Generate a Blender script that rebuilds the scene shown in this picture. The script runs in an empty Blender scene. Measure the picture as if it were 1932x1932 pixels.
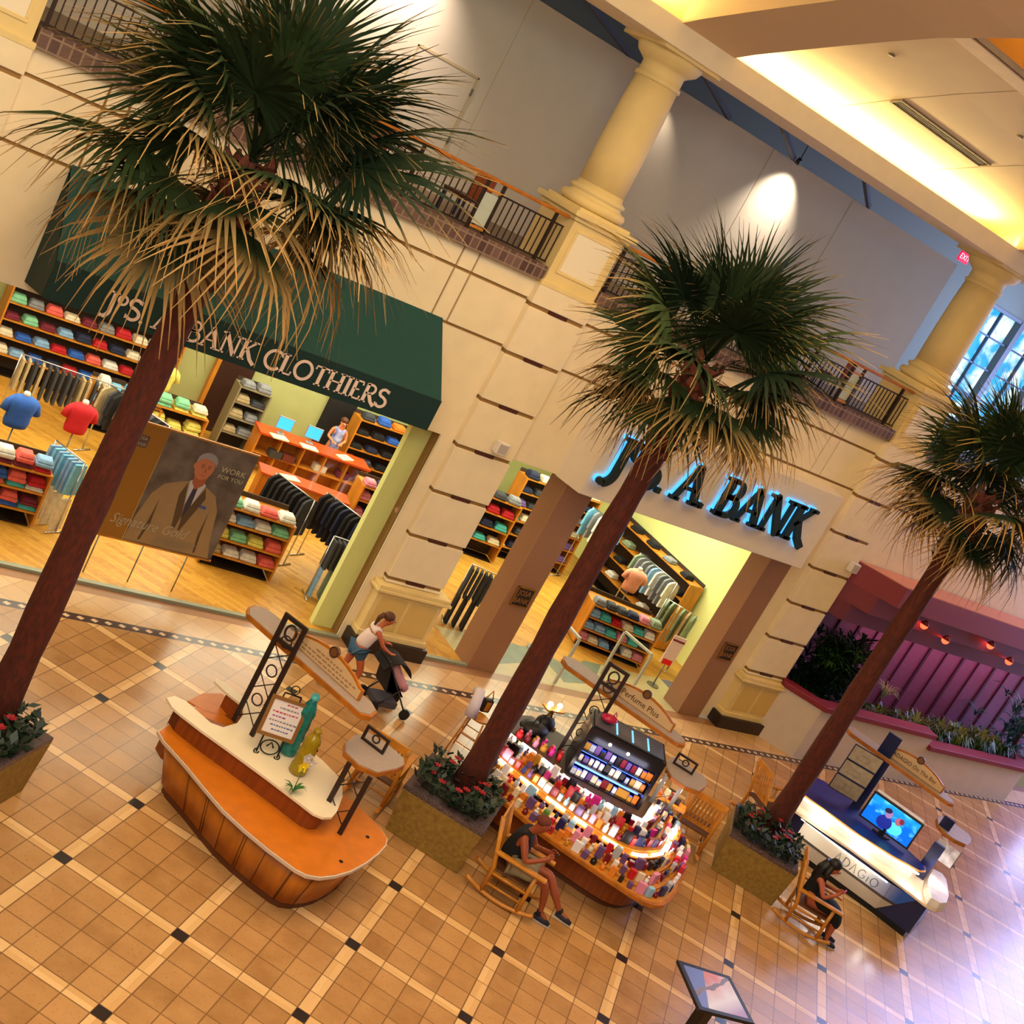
import bpy, bmesh, math, random
from math import sin, cos, pi, radians as R, sqrt, floor
from mathutils import Vector, Matrix
random.seed(7)
sc = bpy.context.scene
COL = sc.collection
# ------------------------------------------------------------------ camera
cd = bpy.data.cameras.new('camera'); cam = bpy.data.objects.new('camera', cd); COL.objects.link(cam)
sc.camera = cam
RW = ((0.77067942, -0.43854587, 0.46231024), (0.24309593, -0.46829808, -0.84947117), (0.58903108, 0.76705568, -0.25429898))
cam.matrix_world = Matrix(((RW[0][0], -RW[1][0], -RW[2][0], -5.81996941), (RW[0][1], -RW[1][1], -RW[2][1], -12.06588957),
                           (RW[0][2], -RW[1][2], -RW[2][2], 9.83614605), (0, 0, 0, 1)))
cd.sensor_width = 36; cd.sensor_height = 36; cd.lens = 36 * 2403.68 / 1932
cd.clip_start = .1; cd.clip_end = 200
# ------------------------------------------------------------------ world, view, large lights
w = bpy.data.worlds.new('World'); sc.world = w; w.use_nodes = True
w.node_tree.nodes['Background'].inputs[0].default_value = (1.0, .80, .56, 1)
w.node_tree.nodes['Background'].inputs[1].default_value = .22
sc.view_settings.view_transform = 'Standard'; sc.view_settings.look = 'None'
sc.view_settings.exposure = 0.0; sc.view_settings.gamma = 1; sc.view_settings.use_curve_mapping = False

def light(name, kind, loc, energy, color, size=1, size_y=None, target=None, spot=None, blend=.5):
    d = bpy.data.lights.new(name, kind); d.energy = energy; d.color = color
    if kind == 'AREA':
        d.size = size
        if size_y: d.shape = 'RECTANGLE'; d.size_y = size_y
    else: d.shadow_soft_size = size
    if spot: d.spot_size = R(spot); d.spot_blend = blend
    o = bpy.data.objects.new(name, d); COL.objects.link(o); o.location = loc
    if target is not None:
        o.rotation_euler = (Vector(target) - Vector(loc)).to_track_quat('-Z', 'Y').to_euler()
    return o
WARM = (1, .76, .45)
light('added_overhead_fill', 'AREA', (3, -1.5, 13.2), 820, (1, .86, .64), 16, 5, (3, -1.5, 0))  # added area light standing in for unseen overhead lamps
light('added_facade_fill', 'AREA', (-5, -9, 13), 1500, (1, .87, .68), 8, 8, (5, 7, 6))  # added fill aimed at the facade to brighten it
light('daylight_east', 'AREA', (36, 6, 8.5), 3600, (.42, .48, 1), 9, 12, (18, 4, 3))
light('daylight_gallery', 'AREA', (29, 10, 11.5), 500, (.35, .55, 1), 5, 5, (19, 9, 9))
for i, x in enumerate((-7, 2.5, 12.5, 22.5)):
    light('cove_light', 'AREA', (x, 7.4, 12.62), 270, (1, .80, .40), 8.4, .3, (x, 7.2, 14))
light('store_light', 'AREA', (1, 11, 4.4), 680, (1, .95, .72), 9, 6, (1, 11, 0))
light('store_light', 'AREA', (9, 12.5, 4.4), 680, (1, .95, .72), 6, 7, (9, 12, 0))
light('store_light', 'AREA', (14.5, 11, 4.4), 620, (.96, 1, .74), 5, 6, (14, 10.5, 0))

# ------------------------------------------------------------------ materials
def srgb(c):
    if isinstance(c, str): c = [int(c[i:i + 2], 16) / 255 for i in (0, 2, 4)]
    return tuple((v / 12.92 if v <= .04045 else ((v + .055) / 1.055) ** 2.4) for v in c) + (1,)
MATS = {}
def mat(name, col, rough=.6, metal=0, noise=0, scale=8, col2=None, bump=0, emit=0, coat=0, stretch=None, objcol=False, spec=None):
    if name in MATS: return MATS[name]
    m = bpy.data.materials.new(name); MATS[name] = m; m.use_nodes = True
    nt = m.node_tree; b = nt.nodes['Principled BSDF']
    b.inputs['Roughness'].default_value = rough; b.inputs['Metallic'].default_value = metal
    if spec is not None: b.inputs['Specular IOR Level'].default_value = spec
    if coat: b.inputs['Coat Weight'].default_value = coat; b.inputs['Coat Roughness'].default_value = .12
    src = None
    if objcol:
        oi = nt.nodes.new('ShaderNodeObjectInfo'); src = oi.outputs['Color']
    c = srgb(col); b.inputs['Base Color'].default_value = c
    if noise or bump or col2:
        tc = nt.nodes.new('ShaderNodeTexCoord'); mp = nt.nodes.new('ShaderNodeMapping')
        nt.links.new(tc.outputs['Object'], mp.inputs[0])
        if stretch: mp.inputs['Scale'].default_value = stretch
        nz = nt.nodes.new('ShaderNodeTexNoise'); nz.inputs['Scale'].default_value = scale; nz.inputs['Detail'].default_value = 5
        nt.links.new(mp.outputs[0], nz.inputs['Vector'])
        rp = nt.nodes.new('ShaderNodeMapRange'); rp.inputs[1].default_value = .32; rp.inputs[2].default_value = .68
        nt.links.new(nz.outputs[0], rp.inputs[0])
        mx = nt.nodes.new('ShaderNodeMix'); mx.data_type = 'RGBA'
        nt.links.new(rp.outputs[0], mx.inputs[0])
        if src is None:
            mx.inputs[6].default_value = c
            mx.inputs[7].default_value = srgb(col2) if col2 else tuple(v * (1 - noise) for v in c[:3]) + (1,)
        else:
            ml = nt.nodes.new('ShaderNodeMix'); ml.data_type = 'RGBA'; ml.blend_type = 'MULTIPLY'; ml.inputs[0].default_value = 1
            ml.inputs[7].default_value = (1 - noise,) * 3 + (1,)
            nt.links.new(src, ml.inputs[6]); nt.links.new(src, mx.inputs[6]); nt.links.new(ml.outputs[2], mx.inputs[7])
        nt.links.new(mx.outputs[2], b.inputs['Base Color'])
        if bump:
            bp = nt.nodes.new('ShaderNodeBump'); bp.inputs['Strength'].default_value = bump; bp.inputs['Distance'].default_value = .02
            nt.links.new(nz.outputs[0], bp.inputs['Height']); nt.links.new(bp.outputs[0], b.inputs['Normal'])
        src = mx.outputs[2]
    elif src is not None: nt.links.new(src, b.inputs['Base Color'])
    if emit:
        b.inputs['Emission Strength'].default_value = emit
        if objcol: nt.links.new(src, b.inputs['Emission Color'])
        else: b.inputs['Emission Color'].default_value = c
    return m

class N:   # tiny expression builder on math nodes
    def __init__(s, nt, out): s.nt = nt; s.o = out
    def _m(s, op, *a):
        n = s.nt.nodes.new('ShaderNodeMath'); n.operation = op
        for i, v in enumerate((s,) + a):
            if isinstance(v, N): s.nt.links.new(v.o, n.inputs[i])
            else: n.inputs[i].default_value = v
        return N(s.nt, n.outputs[0])
    def __add__(s, b): return s._m('ADD', b)
    def __sub__(s, b): return s._m('SUBTRACT', b)
    def __mul__(s, b): return s._m('MULTIPLY', b)
    def __truediv__(s, b): return s._m('DIVIDE', b)
    def fl(s): return s._m('FLOOR')
    def fr(s): return s._m('FRACT')
    def ab(s): return s._m('ABSOLUTE')
    def lt(s, b): return s._m('LESS_THAN', b)
    def gt(s, b): return s._m('GREATER_THAN', b)
    def mn(s, b): return s._m('MINIMUM', b)
    def mx(s, b): return s._m('MAXIMUM', b)
def mixc(nt, f, a, b):
    n = nt.nodes.new('ShaderNodeMix'); n.data_type = 'RGBA'
    for i, v in ((0, f), (6, a), (7, b)):
        if isinstance(v, N): nt.links.new(v.o, n.inputs[i])
        elif hasattr(v, 'links'): nt.links.new(v, n.inputs[i])
        else: n.inputs[i].default_value = v if i == 0 else (srgb(v) if isinstance(v, str) else v)
    return n.outputs[2]
def xyz(nt, kind='Object'):
    tc = nt.nodes.new('ShaderNodeTexCoord'); s = nt.nodes.new('ShaderNodeSeparateXYZ'); nt.links.new(tc.outputs[kind], s.inputs[0])
    return [N(nt, s.outputs[i]) for i in range(3)] + [tc.outputs[kind]]
def white(nt, a, b):
    c = nt.nodes.new('ShaderNodeCombineXYZ'); nt.links.new(a.o, c.inputs[0]); nt.links.new(b.o, c.inputs[1])
    n = nt.nodes.new('ShaderNodeTexWhiteNoise'); nt.links.new(c.outputs[0], n.inputs['Vector']); return N(nt, n.outputs['Value'])
def noise(nt, vec, scale, detail=4):
    n = nt.nodes.new('ShaderNodeTexNoise'); n.inputs['Scale'].default_value = scale; n.inputs['Detail'].default_value = detail
    nt.links.new(vec, n.inputs['Vector']); return N(nt, n.outputs[0])

def floor_mat():
    m = bpy.data.materials.new('mall_floor'); m.use_nodes = True; nt = m.node_tree; b = nt.nodes['Principled BSDF']
    x, y, z, vec = xyz(nt)
    k = 1 / (1.7 * sqrt(2))
    i = (x - y) * k; j = (x + y) * k
    bw = .052
    di = ((i + .5).fr() - .5).ab(); dj = ((j + .5).fr() - .5).ab()      # distance to lattice line
    bi = di.lt(bw); bj = dj.lt(bw)
    band = bi.mx(bj); dark = bi.mn(bj)
    ti = (i.fr() - bw) * (4 / (1 - 2 * bw)); tj = (j.fr() - bw) * (4 / (1 - 2 * bw))
    gi = ((ti + .5).fr() - .5).ab().lt(.022); gj = ((tj + .5).fr() - .5).ab().lt(.022)
    edge = (di - bw).ab().lt(.0045).mx((dj - bw).ab().lt(.0045))
    a = i.fl() * 7 + ti.fl(); c = j.fl() * 7 + tj.fl()
    rnd = white(nt, a, c)
    nz = noise(nt, vec, 2.2, 6); nf = noise(nt, vec, 26, 3)
    base = mixc(nt, rnd, 'c08f5a', 'a27444')
    base = mixc(nt, (nz - .35) * 1.6, base, 'cc9c64')
    base = mixc(nt, (nf - .58) * 3.0, base, '8d623a')
    bcol = mixc(nt, rnd, 'e9c088', 'd7a76c')
    bcol = mixc(nt, (nf - .6) * 2, bcol, 'b5854f')
    col = mixc(nt, band, base, bcol)
    col = mixc(nt, gi.mx(gj) * .75, col, '74502f')
    col = mixc(nt, edge * .6, col, '74502f')
    col = mixc(nt, dark, col, '2e2424')
    # stone border before the shops
    far = y.gt(5.96)
    p = (x - y) * (1 / .62); q = (x + y) * (1 / .62)
    g2 = ((p + .5).fr() - .5).ab().lt(.015).mx(((q + .5).fr() - .5).ab().lt(.015))
    b2 = mixc(nt, white(nt, p.fl(), q.fl()), 'e2bc8c', 'cfa676')
    b2 = mixc(nt, (nf - .55) * 2, b2, 'b98f62')
    b2 = mixc(nt, g2 * .5, b2, '8c6a48')
    b2 = mixc(nt, y.gt(6.72), b2, 'a97e5c')
    col = mixc(nt, far, col, b2)
    mos = y.gt(5.74) * y.lt(5.96)
    u = x * (1 / .235); v = (y - 5.85) * (1 / .11)
    hole = ((u.fr() - .5).ab() + v.ab() * .55).lt(.30) * v.ab().lt(.62)
    mc = mixc(nt, hole, '4a3534', 'e0c2a0')
    col = mixc(nt, mos, col, mc)
    nt.links.new(col, b.inputs['Base Color'])
    b.inputs['Roughness'].default_value = .2
    rr = nz * .14 + .17
    nt.links.new(rr.o, b.inputs['Roughness']); b.inputs['Specular IOR Level'].default_value = .5
    return m
def planks_mat():
    m = bpy.data.materials.new('wood_floor'); m.use_nodes = True; nt = m.node_tree; b = nt.nodes['Principled BSDF']
    x, y, z, vec = xyz(nt)
    u = (x + y) * (1 / .16); r = white(nt, u.fl(), ((x - y) * .7 + u.fl() * .37).fl())
    nz = noise(nt, vec, 9, 4)
    c = mixc(nt, r, 'd9a13e', 'b97f28'); c = mixc(nt, (nz - .4) * .9, c, 'efc060')
    c = mixc(nt, ((u + .5).fr() - .5).ab().lt(.03) * .5, c, '7a5018')
    nt.links.new(c, b.inputs['Base Color']); b.inputs['Roughness'].default_value = .38
    return m
def brick_mat():
    m = bpy.data.materials.new('brick_edging'); m.use_nodes = True; nt = m.node_tree; b = nt.nodes['Principled BSDF']
    x, y, z, vec = xyz(nt)
    u = x * (1 / .155); v = (y + z) * (1 / .2)
    r = white(nt, u.fl(), v.fl())
    g = ((u + .5).fr() - .5).ab().lt(.09).mx(((v + .5).fr() - .5).ab().lt(.07))
    c = mixc(nt, r, '49302c', '745850'); c = mixc(nt, g, c, '8c7664')
    nt.links.new(c, b.inputs['Base Color']); b.inputs['Roughness'].default_value = .7
    return m
FLOOR = floor_mat(); PLANK = planks_mat(); BRICK = brick_mat()
CREAM = mat('cream_plaster', 'f6e6c4', .75, noise=.06, scale=3)
CREAM2 = mat('warm_plaster', 'ecd494', .75, noise=.06, scale=3)
GROOVE = mat('shaded_groove', '9a7440', .8)  # recess shade painted in as a browner ochre
MARBLE = mat('maroon_marble', '5a2a1e', .3, noise=.4, scale=30)
GREEN = mat('green_canvas', '054646', .8, noise=.12, scale=5)
GREEN2 = mat('dark_green_canvas', '032e2e', .8)
WHITE = mat('white_paint', 'f2e6dc', .5)
WOOD = mat('orange_wood', 'c4711a', .38, noise=.35, scale=6, stretch=(1, 1, .25))
WOODL = mat('honey_wood', 'd68a2a', .4, noise=.3, scale=7, stretch=(1, 1, .3))
WOODR = mat('redwood_panel', '9a4a14', .4, noise=.35, scale=5, stretch=(3, 3, .3))
LAMIN = mat('cream_laminate', 'f5e4c4', .35, noise=.04, scale=4)
TAUPE = mat('taupe_laminate', 'a8968c', .5, noise=.08, scale=12)
BRONZE = mat('dark_bronze', '33221c', .45, .3)
BLACK = mat('black_metal', '100e10', .4, .4)
DARK = mat('dark_plastic', '17141a', .35)
GREYWALL = mat('barrier_drywall', 'cfc6b4', .85, noise=.04, scale=2)
GRANITE = mat('pink_granite', 'a5785a', .35, noise=.3, scale=60)
GRANITED = mat('dark_granite', '3c3030', .2, noise=.5, scale=50, col2='6a5656')
LIME = mat('ochre_limestone', '9a7a34', .65, noise=.2, scale=14, col2='7e6022')
TRUNK = mat('palm_bark', '5e1e06', .8, noise=.55, scale=22, bump=.8, stretch=(1, 1, .35))
BOOT = mat('palm_boot', '6a2c10', .8, noise=.6, scale=16, bump=.5)
SOIL = mat('soil', '1c140e', .9, noise=.4, scale=30)
NAVY = mat('navy_laminate', '0b1648', .4)
NAVYB = mat('royal_blue_laminate', '10267a', .4)
MAROON = mat('maroon_paint', '8a2436', .55, noise=.1, scale=6)
PURPLE = mat('mauve_panel', '8c5a84', .5, noise=.15, scale=6)
LITTOP = mat('lit_canopy_top', 'd08a74', .6)  # salmon tone puts the light on the canopy top into the colour
PALEWALL = mat('pale_plaster', 'd9cbbd', .8, noise=.06, scale=3)
FABRIC = mat('garment_fabric', 'ffffff', .85, noise=.25, scale=9, objcol=True)
CARTON = mat('carton', 'ffffff', .35, objcol=True)
SKIN = mat('skin', 'c4754a', .55, noise=.08, scale=10)
SKIN2 = mat('light_skin', 'd98a60', .55)
CHROME = mat('chrome', 'c8c8c8', .2, .9)
STEEL = mat('brushed_steel', '8a8880', .35, .7)
LEDW = mat('white_light_strip', 'fff4ee', .5, emit=20)
LEDB = mat('blue_light_strip', '3050ff', .5, emit=16)
LEDR = mat('red_lamp', 'ff3a20', .5, emit=7)
LEDP = mat('warm_bulb', 'ffd0a0', .5, emit=16)
YGREEN = mat('lime_wall', 'e6ea9a', .8)
SAGE = mat('sage_wall', 'b4b878', .8, noise=.1, scale=2)
# ------------------------------------------------------------------ mesh helpers
class MB:
    def __init__(s, off=(0, 0, 0)): s.v = []; s.f = []; s.m = []; s.sm = []; s.off = Vector(off); s.cur = 0; s.tip = []
    def add(s, vs, fs, smooth=False):
        n = len(s.v); s.v += [Vector(v) - s.off for v in vs]
        for f in fs: s.f.append([i + n for i in f]); s.m.append(s.cur); s.sm.append(smooth)
        return s
    def box(s, x0, x1, y0, y1, z0, z1):
        return s.add([(x0, y0, z0), (x1, y0, z0), (x1, y1, z0), (x0, y1, z0), (x0, y0, z1), (x1, y0, z1), (x1, y1, z1), (x0, y1, z1)],
                     [(3, 2, 1, 0), (4, 5, 6, 7), (0, 1, 5, 4), (1, 2, 6, 5), (2, 3, 7, 6), (3, 0, 4, 7)])
    def obox(s, c, size, M=None, rz=0):
        M = M or Matrix.Rotation(rz, 3, 'Z'); c = Vector(c); h = [q / 2 for q in size]
        vs = [c + M @ Vector((sx * h[0], sy * h[1], sz * h[2])) for sz in (-1, 1) for sx, sy in ((-1, -1), (1, -1), (1, 1), (-1, 1))]
        return s.add(vs, [(3, 2, 1, 0), (4, 5, 6, 7), (0, 1, 5, 4), (1, 2, 6, 5), (2, 3, 7, 6), (3, 0, 4, 7)])
    def beam(s, a, b, w, h, up=(0, 0, 1)):
        a = Vector(a); b = Vector(b); d = (b - a); L = d.length; d.normalize(); up = Vector(up)
        if abs(d.dot(up)) > .98: up = Vector((1, 0, 0))
        r = d.cross(up).normalized(); u = r.cross(d)
        M = Matrix((r, d, u)).transposed()
        return s.obox((a + b) / 2, (w, L, h), M)
    def prism(s, poly, z0, z1, poly2=None, smooth=False):
        n = len(poly); poly2 = poly2 or poly
        vs = [(p[0], p[1], z0) for p in poly] + [(p[0], p[1], z1) for p in poly2]
        s.add(vs, [list(range(n - 1, -1, -1)), list(range(n, 2 * n))])
        k = len(s.v) - 2 * n
        for i in range(n):
            j = (i + 1) % n; s.f.append([k + i, k + j, k + n + j, k + n + i]); s.m.append(s.cur); s.sm.append(smooth)
        return s
    def tube(s, pts, r, n=8, cap=True):
        pts = [Vector(p) for p in pts]; rs = r if isinstance(r, (list, tuple)) else [r] * len(pts)
        vs = []; prev = None
        for i, p in enumerate(pts):
            d = (pts[min(i + 1, len(pts) - 1)] - pts[max(i - 1, 0)]).normalized()
            if prev is None: a = d.orthogonal().normalized()
            else: a = (prev - d * prev.dot(d)).normalized()
            prev = a; b = d.cross(a)
            vs += [p + (a * cos(2 * pi * k / n) + b * sin(2 * pi * k / n)) * rs[i] for k in range(n)]
        fs = [(i * n + k, i * n + (k + 1) % n, (i + 1) * n + (k + 1) % n, (i + 1) * n + k) for i in range(len(pts) - 1) for k in range(n)]
        s.add(vs, fs, True)
        if cap:
            m = len(s.v) - len(vs); s.f += [[m + k for k in range(n - 1, -1, -1)], [len(s.v) - n + k for k in range(n)]]; s.m += [s.cur] * 2; s.sm += [False] * 2
        return s
    def lathe(s, prof, c=(0, 0, 0), n=24, sx=1, sy=1):
        c = Vector(c); vs = [c + Vector((r * sx * cos(2 * pi * k / n), r * sy * sin(2 * pi * k / n), z)) for r, z in prof for k in range(n)]
        fs = [(i * n + k, i * n + (k + 1) % n, (i + 1) * n + (k + 1) % n, (i + 1) * n + k) for i in range(len(prof) - 1) for k in range(n)]
        s.add(vs, fs, True); m = len(s.v) - len(vs)
        s.f += [[m + k for k in range(n - 1, -1, -1)], [len(s.v) - n + k for k in range(n)]]; s.m += [s.cur] * 2; s.sm += [False] * 2
        return s
    def ball(s, c, r, n=12, sx=1, sy=1, sz=1):
        prof = [(r * sin(pi * i / 8), -r * sz * cos(pi * i / 8)) for i in range(0, 9)]
        prof[0] = (r * .02, prof[0][1]); prof[-1] = (r * .02, prof[-1][1])
        return s.lathe(prof, c, n, sx, sy)
    def quad(s, *p): return s.add(p, [tuple(range(len(p)))])
    def plate(s, pts3, t, nrm):       # planar polygon given thickness along nrm
        n = len(pts3); nrm = Vector(nrm) * t; a = [Vector(p) for p in pts3]; b = [p + nrm for p in a]
        fs = [list(range(n)), list(range(2 * n - 1, n - 1, -1))] + [[(i + 1) % n, i, n + i, n + (i + 1) % n] for i in range(n)]
        return s.add(a + b, fs)
    def build(s, name, mats, parent=None, bevel=0, color=None):
        me = bpy.data.meshes.new(name); me.from_pydata([tuple(v) for v in s.v], [], s.f); me.validate()
        for m in (mats if isinstance(mats, (list, tuple)) else [mats]): me.materials.append(m)
        if len(me.polygons) == len(s.f):
            me.polygons.foreach_set('material_index', s.m); me.polygons.foreach_set('use_smooth', s.sm)
        bm = bmesh.new(); bm.from_mesh(me); bmesh.ops.recalc_face_normals(bm, faces=bm.faces); bm.to_mesh(me); bm.free()
        o = bpy.data.objects.new(name, me); COL.objects.link(o)
        if parent: o.parent = parent
        else: o.location = s.off
        if bevel:
            b = o.modifiers.new('bevel', 'BEVEL'); b.width = bevel; b.segments = 2; b.limit_method = 'ANGLE'; b.angle_limit = R(40)
        if color: o.color = srgb(color)
        return o
def tag(o, label, cat, group=None, kind=None):
    o['label'] = label; o['category'] = cat
    if group: o['group'] = group
    if kind: o['kind'] = kind
    return o
def struct(o, label=None):
    o['kind'] = 'structure'
    if label: o['label'] = label
    return o
def thing(name, label, cat, loc=(0, 0, 0), rz=0, group=None):
    o = bpy.data.objects.new(name, None); COL.objects.link(o); o.location = loc; o.rotation_euler = (0, 0, rz); o.empty_display_size = .1
    return tag(o, label, cat, group)
def dup(root, loc=None, rz=None, label=None, group=None):
    def cp(o, par):
        c = o.copy(); COL.objects.link(c)
        if par: c.parent = par
        for ch in list(o.children): cp(ch, c)
        return c
    r = cp(root, None)
    if loc is not None: r.location = loc
    if rz is not None: r.rotation_euler = (0, 0, rz)
    if label: r['label'] = label
    if group: r['group'] = group
    return r
def skin(name, J, E, m, parent=None, root=None, sub=2):
    names = list(J); me = bpy.data.meshes.new(name)
    me.from_pydata([J[k][0] for k in names], [(names.index(a), names.index(b)) for a, b in E], [])
    me.materials.append(m); o = bpy.data.objects.new(name, me); COL.objects.link(o)
    sk = me.attributes.get('skin')  # none yet
    o.modifiers.new('skin', 'SKIN'); o.modifiers['skin'].use_smooth_shade = True
    if not me.skin_vertices: 
        bm = bmesh.new(); bm.from_mesh(me); bm.verts.layers.skin.verify(); bm.to_mesh(me); bm.free()
    for i, k in enumerate(names):
        r = J[k][1]; me.skin_vertices[0].data[i].radius = (r, r) if not isinstance(r, tuple) else r
        me.skin_vertices[0].data[i].use_root = (k == (root or names[0]))
    s = o.modifiers.new('sub', 'SUBSURF'); s.levels = sub; s.render_levels = sub
    if parent: o.parent = parent
    return o
def text_obj(name, body, size, M, m, parent=None, ext=.004, align='CENTER', xs=1):
    c = bpy.data.curves.new(name, 'FONT'); c.body = body; c.size = size; c.extrude = ext; c.align_x = align; c.align_y = 'CENTER'; c.resolution_u = 2
    t = bpy.data.objects.new(name, c); COL.objects.link(t)
    bpy.context.view_layer.update()
    me = bpy.data.meshes.new_from_object(t.evaluated_get(bpy.context.evaluated_depsgraph_get()))
    bpy.data.objects.remove(t); me.materials.clear(); me.materials.append(m)
    me.transform(M @ Matrix.Diagonal((xs, 1, 1, 1)))
    o = bpy.data.objects.new(name, me); COL.objects.link(o)
    if parent: o.parent = parent
    return o
def wallM(x, y, z):  # text facing -y
    return Matrix.Translation((x, y, z)) @ Matrix.Rotation(pi / 2, 4, 'X')
# serif capitals as strokes: (points, width)
def arc(cx, cy, rx, ry, a0, a1, n=14): return [(cx + rx * cos(R(a0 + (a1 - a0) * i / n)), cy + ry * sin(R(a0 + (a1 - a0) * i / n))) for i in range(n + 1)]
def sf(x, y, w=.3): return ([(x - w / 2, y), (x + w / 2, y)], .07)
TK, TN = .17, .085
GL = {
 'J': (.42, [([(.27, 1), (.27, .15)] + arc(.02, .1, .25, .32, 0, -80, 6), TK), sf(.27, .97, .34), (arc(-.02, -.2, .05, .05, 0, 360, 8), .07)]),
 'o': (.46, [(arc(.2, .74, .17, .2, 0, 360, 18), .1)]),
 'S': (.62, [(arc(.28, .76, .22, .2, 30, 270, 12) + arc(.28, .28, .25, .25, 90, -150, 12)[1:], .14), ([(.5, .98), (.5, .8)], .05), ([(.02, .02), (.02, .22)], .05)]),
 '.': (.22, [([(.06, .0), (.06, .12)], .13)]),
 ' ': (.3, []),
 'A': (.84, [([(.08, .03), (.4, 1)], TN), ([(.38, 1), (.72, .03)], TK), ([(.2, .36), (.58, .36)], .06), sf(.08, .03, .26), sf(.72, .03, .34)]),
 'B': (.68, [([(.14, 0), (.14, 1)], TK), ([(.1, .97), (.34, .97)] + arc(.34, .75, .2, .22, 90, -90, 10) + [(.14, .53)], .1), ([(.14, .53), (.36, .53)] + arc(.36, .28, .25, .25, 90, -90, 10) + [(.06, .03)], .12), sf(.12, .97, .3), sf(.12, .03, .3)]),
 'N': (.9, [([(.14, 0), (.14, 1)], TN), ([(.12, 1), (.72, .0)], TK), ([(.74, 0), (.74, 1)], TN), sf(.14, .03, .26), sf(.08, .97, .26), sf(.74, .97, .28)]),
 'K': (.8, [([(.14, 0), (.14, 1)], TK), ([(.16, .45), (.6, .98)], TN), ([(.28, .55), (.56, .1), (.8, -.1)], TK), sf(.14, .03, .32), sf(.14, .97, .32), sf(.6, .97, .26)]),
 'C': (.8, [(arc(.48, .5, .42, .47, 42, 318, 22), .14), ([(.8, .98), (.8, .74)], .05)]),
 'L': (.62, [([(.14, 0), (.14, 1)], TK), ([(.1, .04), (.56, .04), (.58, .22)], .08), sf(.14, .97, .32)]),
 'O': (.95, [(arc(.46, .5, .4, .46, 0, 360, 26), .14)]),
 'T': (.7, [([(.34, 0), (.34, 1)], TK), ([(.02, .78), (.03, .95), (.65, .95), (.66, .78)], .08), sf(.34, .03, .32)]),
 'H': (.86, [([(.14, 0), (.14, 1)], TK), ([(.68, 0), (.68, 1)], TK), ([(.14, .5), (.68, .5)], .07), sf(.14, .03, .32), sf(.14, .97, .32), sf(.68, .03, .32), sf(.68, .97, .32)]),
 'I': (.34, [([(.16, 0), (.16, 1)], TK), sf(.16, .03, .32), sf(.16, .97, .32)]),
 'E': (.62, [([(.14, 0), (.14, 1)], TK), ([(.08, .04), (.54, .04), (.56, .22)], .08), ([(.08, .96), (.5, .96), (.52, .8)], .08), ([(.14, .52), (.42, .52)], .07)]),
 'R': (.74, [([(.14, 0), (.14, 1)], TK), ([(.08, .97), (.34, .97)] + arc(.34, .74, .22, .23, 90, -90, 10) + [(.14, .5)], .11), ([(.32, .5), (.55, .12), (.78, -.06)], TK), sf(.14, .03, .32)]),
 'V': (.7, [([(.02, 1), (.3, 0), (.56, 1)], .06)]), 'l': (.22, [([(.06, 0), (.06, 1)], .06)]),
 'D': (.8, [([(.08, 0), (.08, 1)], .06), ([(.08, .97), (.3, .97)] + arc(.3, .5, .4, .47, 90, -90, 14) + [(.08, .03)], .06)]),
 'a': (.72, [([(.02, 0), (.3, 1), (.6, 0)], .06)]),
 'G': (.86, [(arc(.42, .5, .38, .47, 50, 330, 20) + [(.76, .45), (.5, .45)], .06)]),
 'i': (.24, [([(.08, 0), (.08, .7)], .06)]),
 'Q': (.9, [(arc(.42, .5, .38, .47, 0, 360, 24), .06)]),
}
def glyph(mb, ch, P, s, depth, grow=0):
    """P(u,v,d) maps glyph plane to 3-D; d is depth"""
    for pts, wd in GL[ch][1]:
        hw = wd / 2 + grow; n = len(pts); L = []; Rr = []
        for k in range(n):
            a = Vector(pts[max(k - 1, 0)]); b = Vector(pts[min(k + 1, n - 1)])
            if pts[0] == pts[-1] and k in (0, n - 1): a = Vector(pts[-2]); b = Vector(pts[1])
            d = (b - a).normalized(); q = Vector((-d.y, d.x)); p = Vector(pts[k])
            if k == 0 and pts[0] != pts[-1]: p = p - d * grow
            if k == n - 1 and pts[0] != pts[-1]: p = p + d * grow
            L.append(p + q * hw); Rr.append(p - q * hw)
        vs = [P(a.x * s, a.y * s, 0) for a in L] + [P(a.x * s, a.y * s, 0) for a in Rr] + [P(a.x * s, a.y * s, depth) for a in L] + [P(a.x * s, a.y * s, depth) for a in Rr]
        fs = []
        for k in range(n - 1):
            fs += [(k, k + 1, n + k + 1, n + k), (2 * n + k, 3 * n + k, 3 * n + k + 1, 2 * n + k + 1), (k, 2 * n + k, 2 * n + k + 1, k + 1), (n + k, n + k + 1, 3 * n + k + 1, 3 * n + k)]
        fs += [(0, n, 3 * n, 2 * n), (n - 1, 3 * n - 1, 4 * n - 1, 2 * n - 1)]
        mb.add(vs, fs)
def word_width(t, xs=1): return sum(GL[c][0] for c in t)
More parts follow.
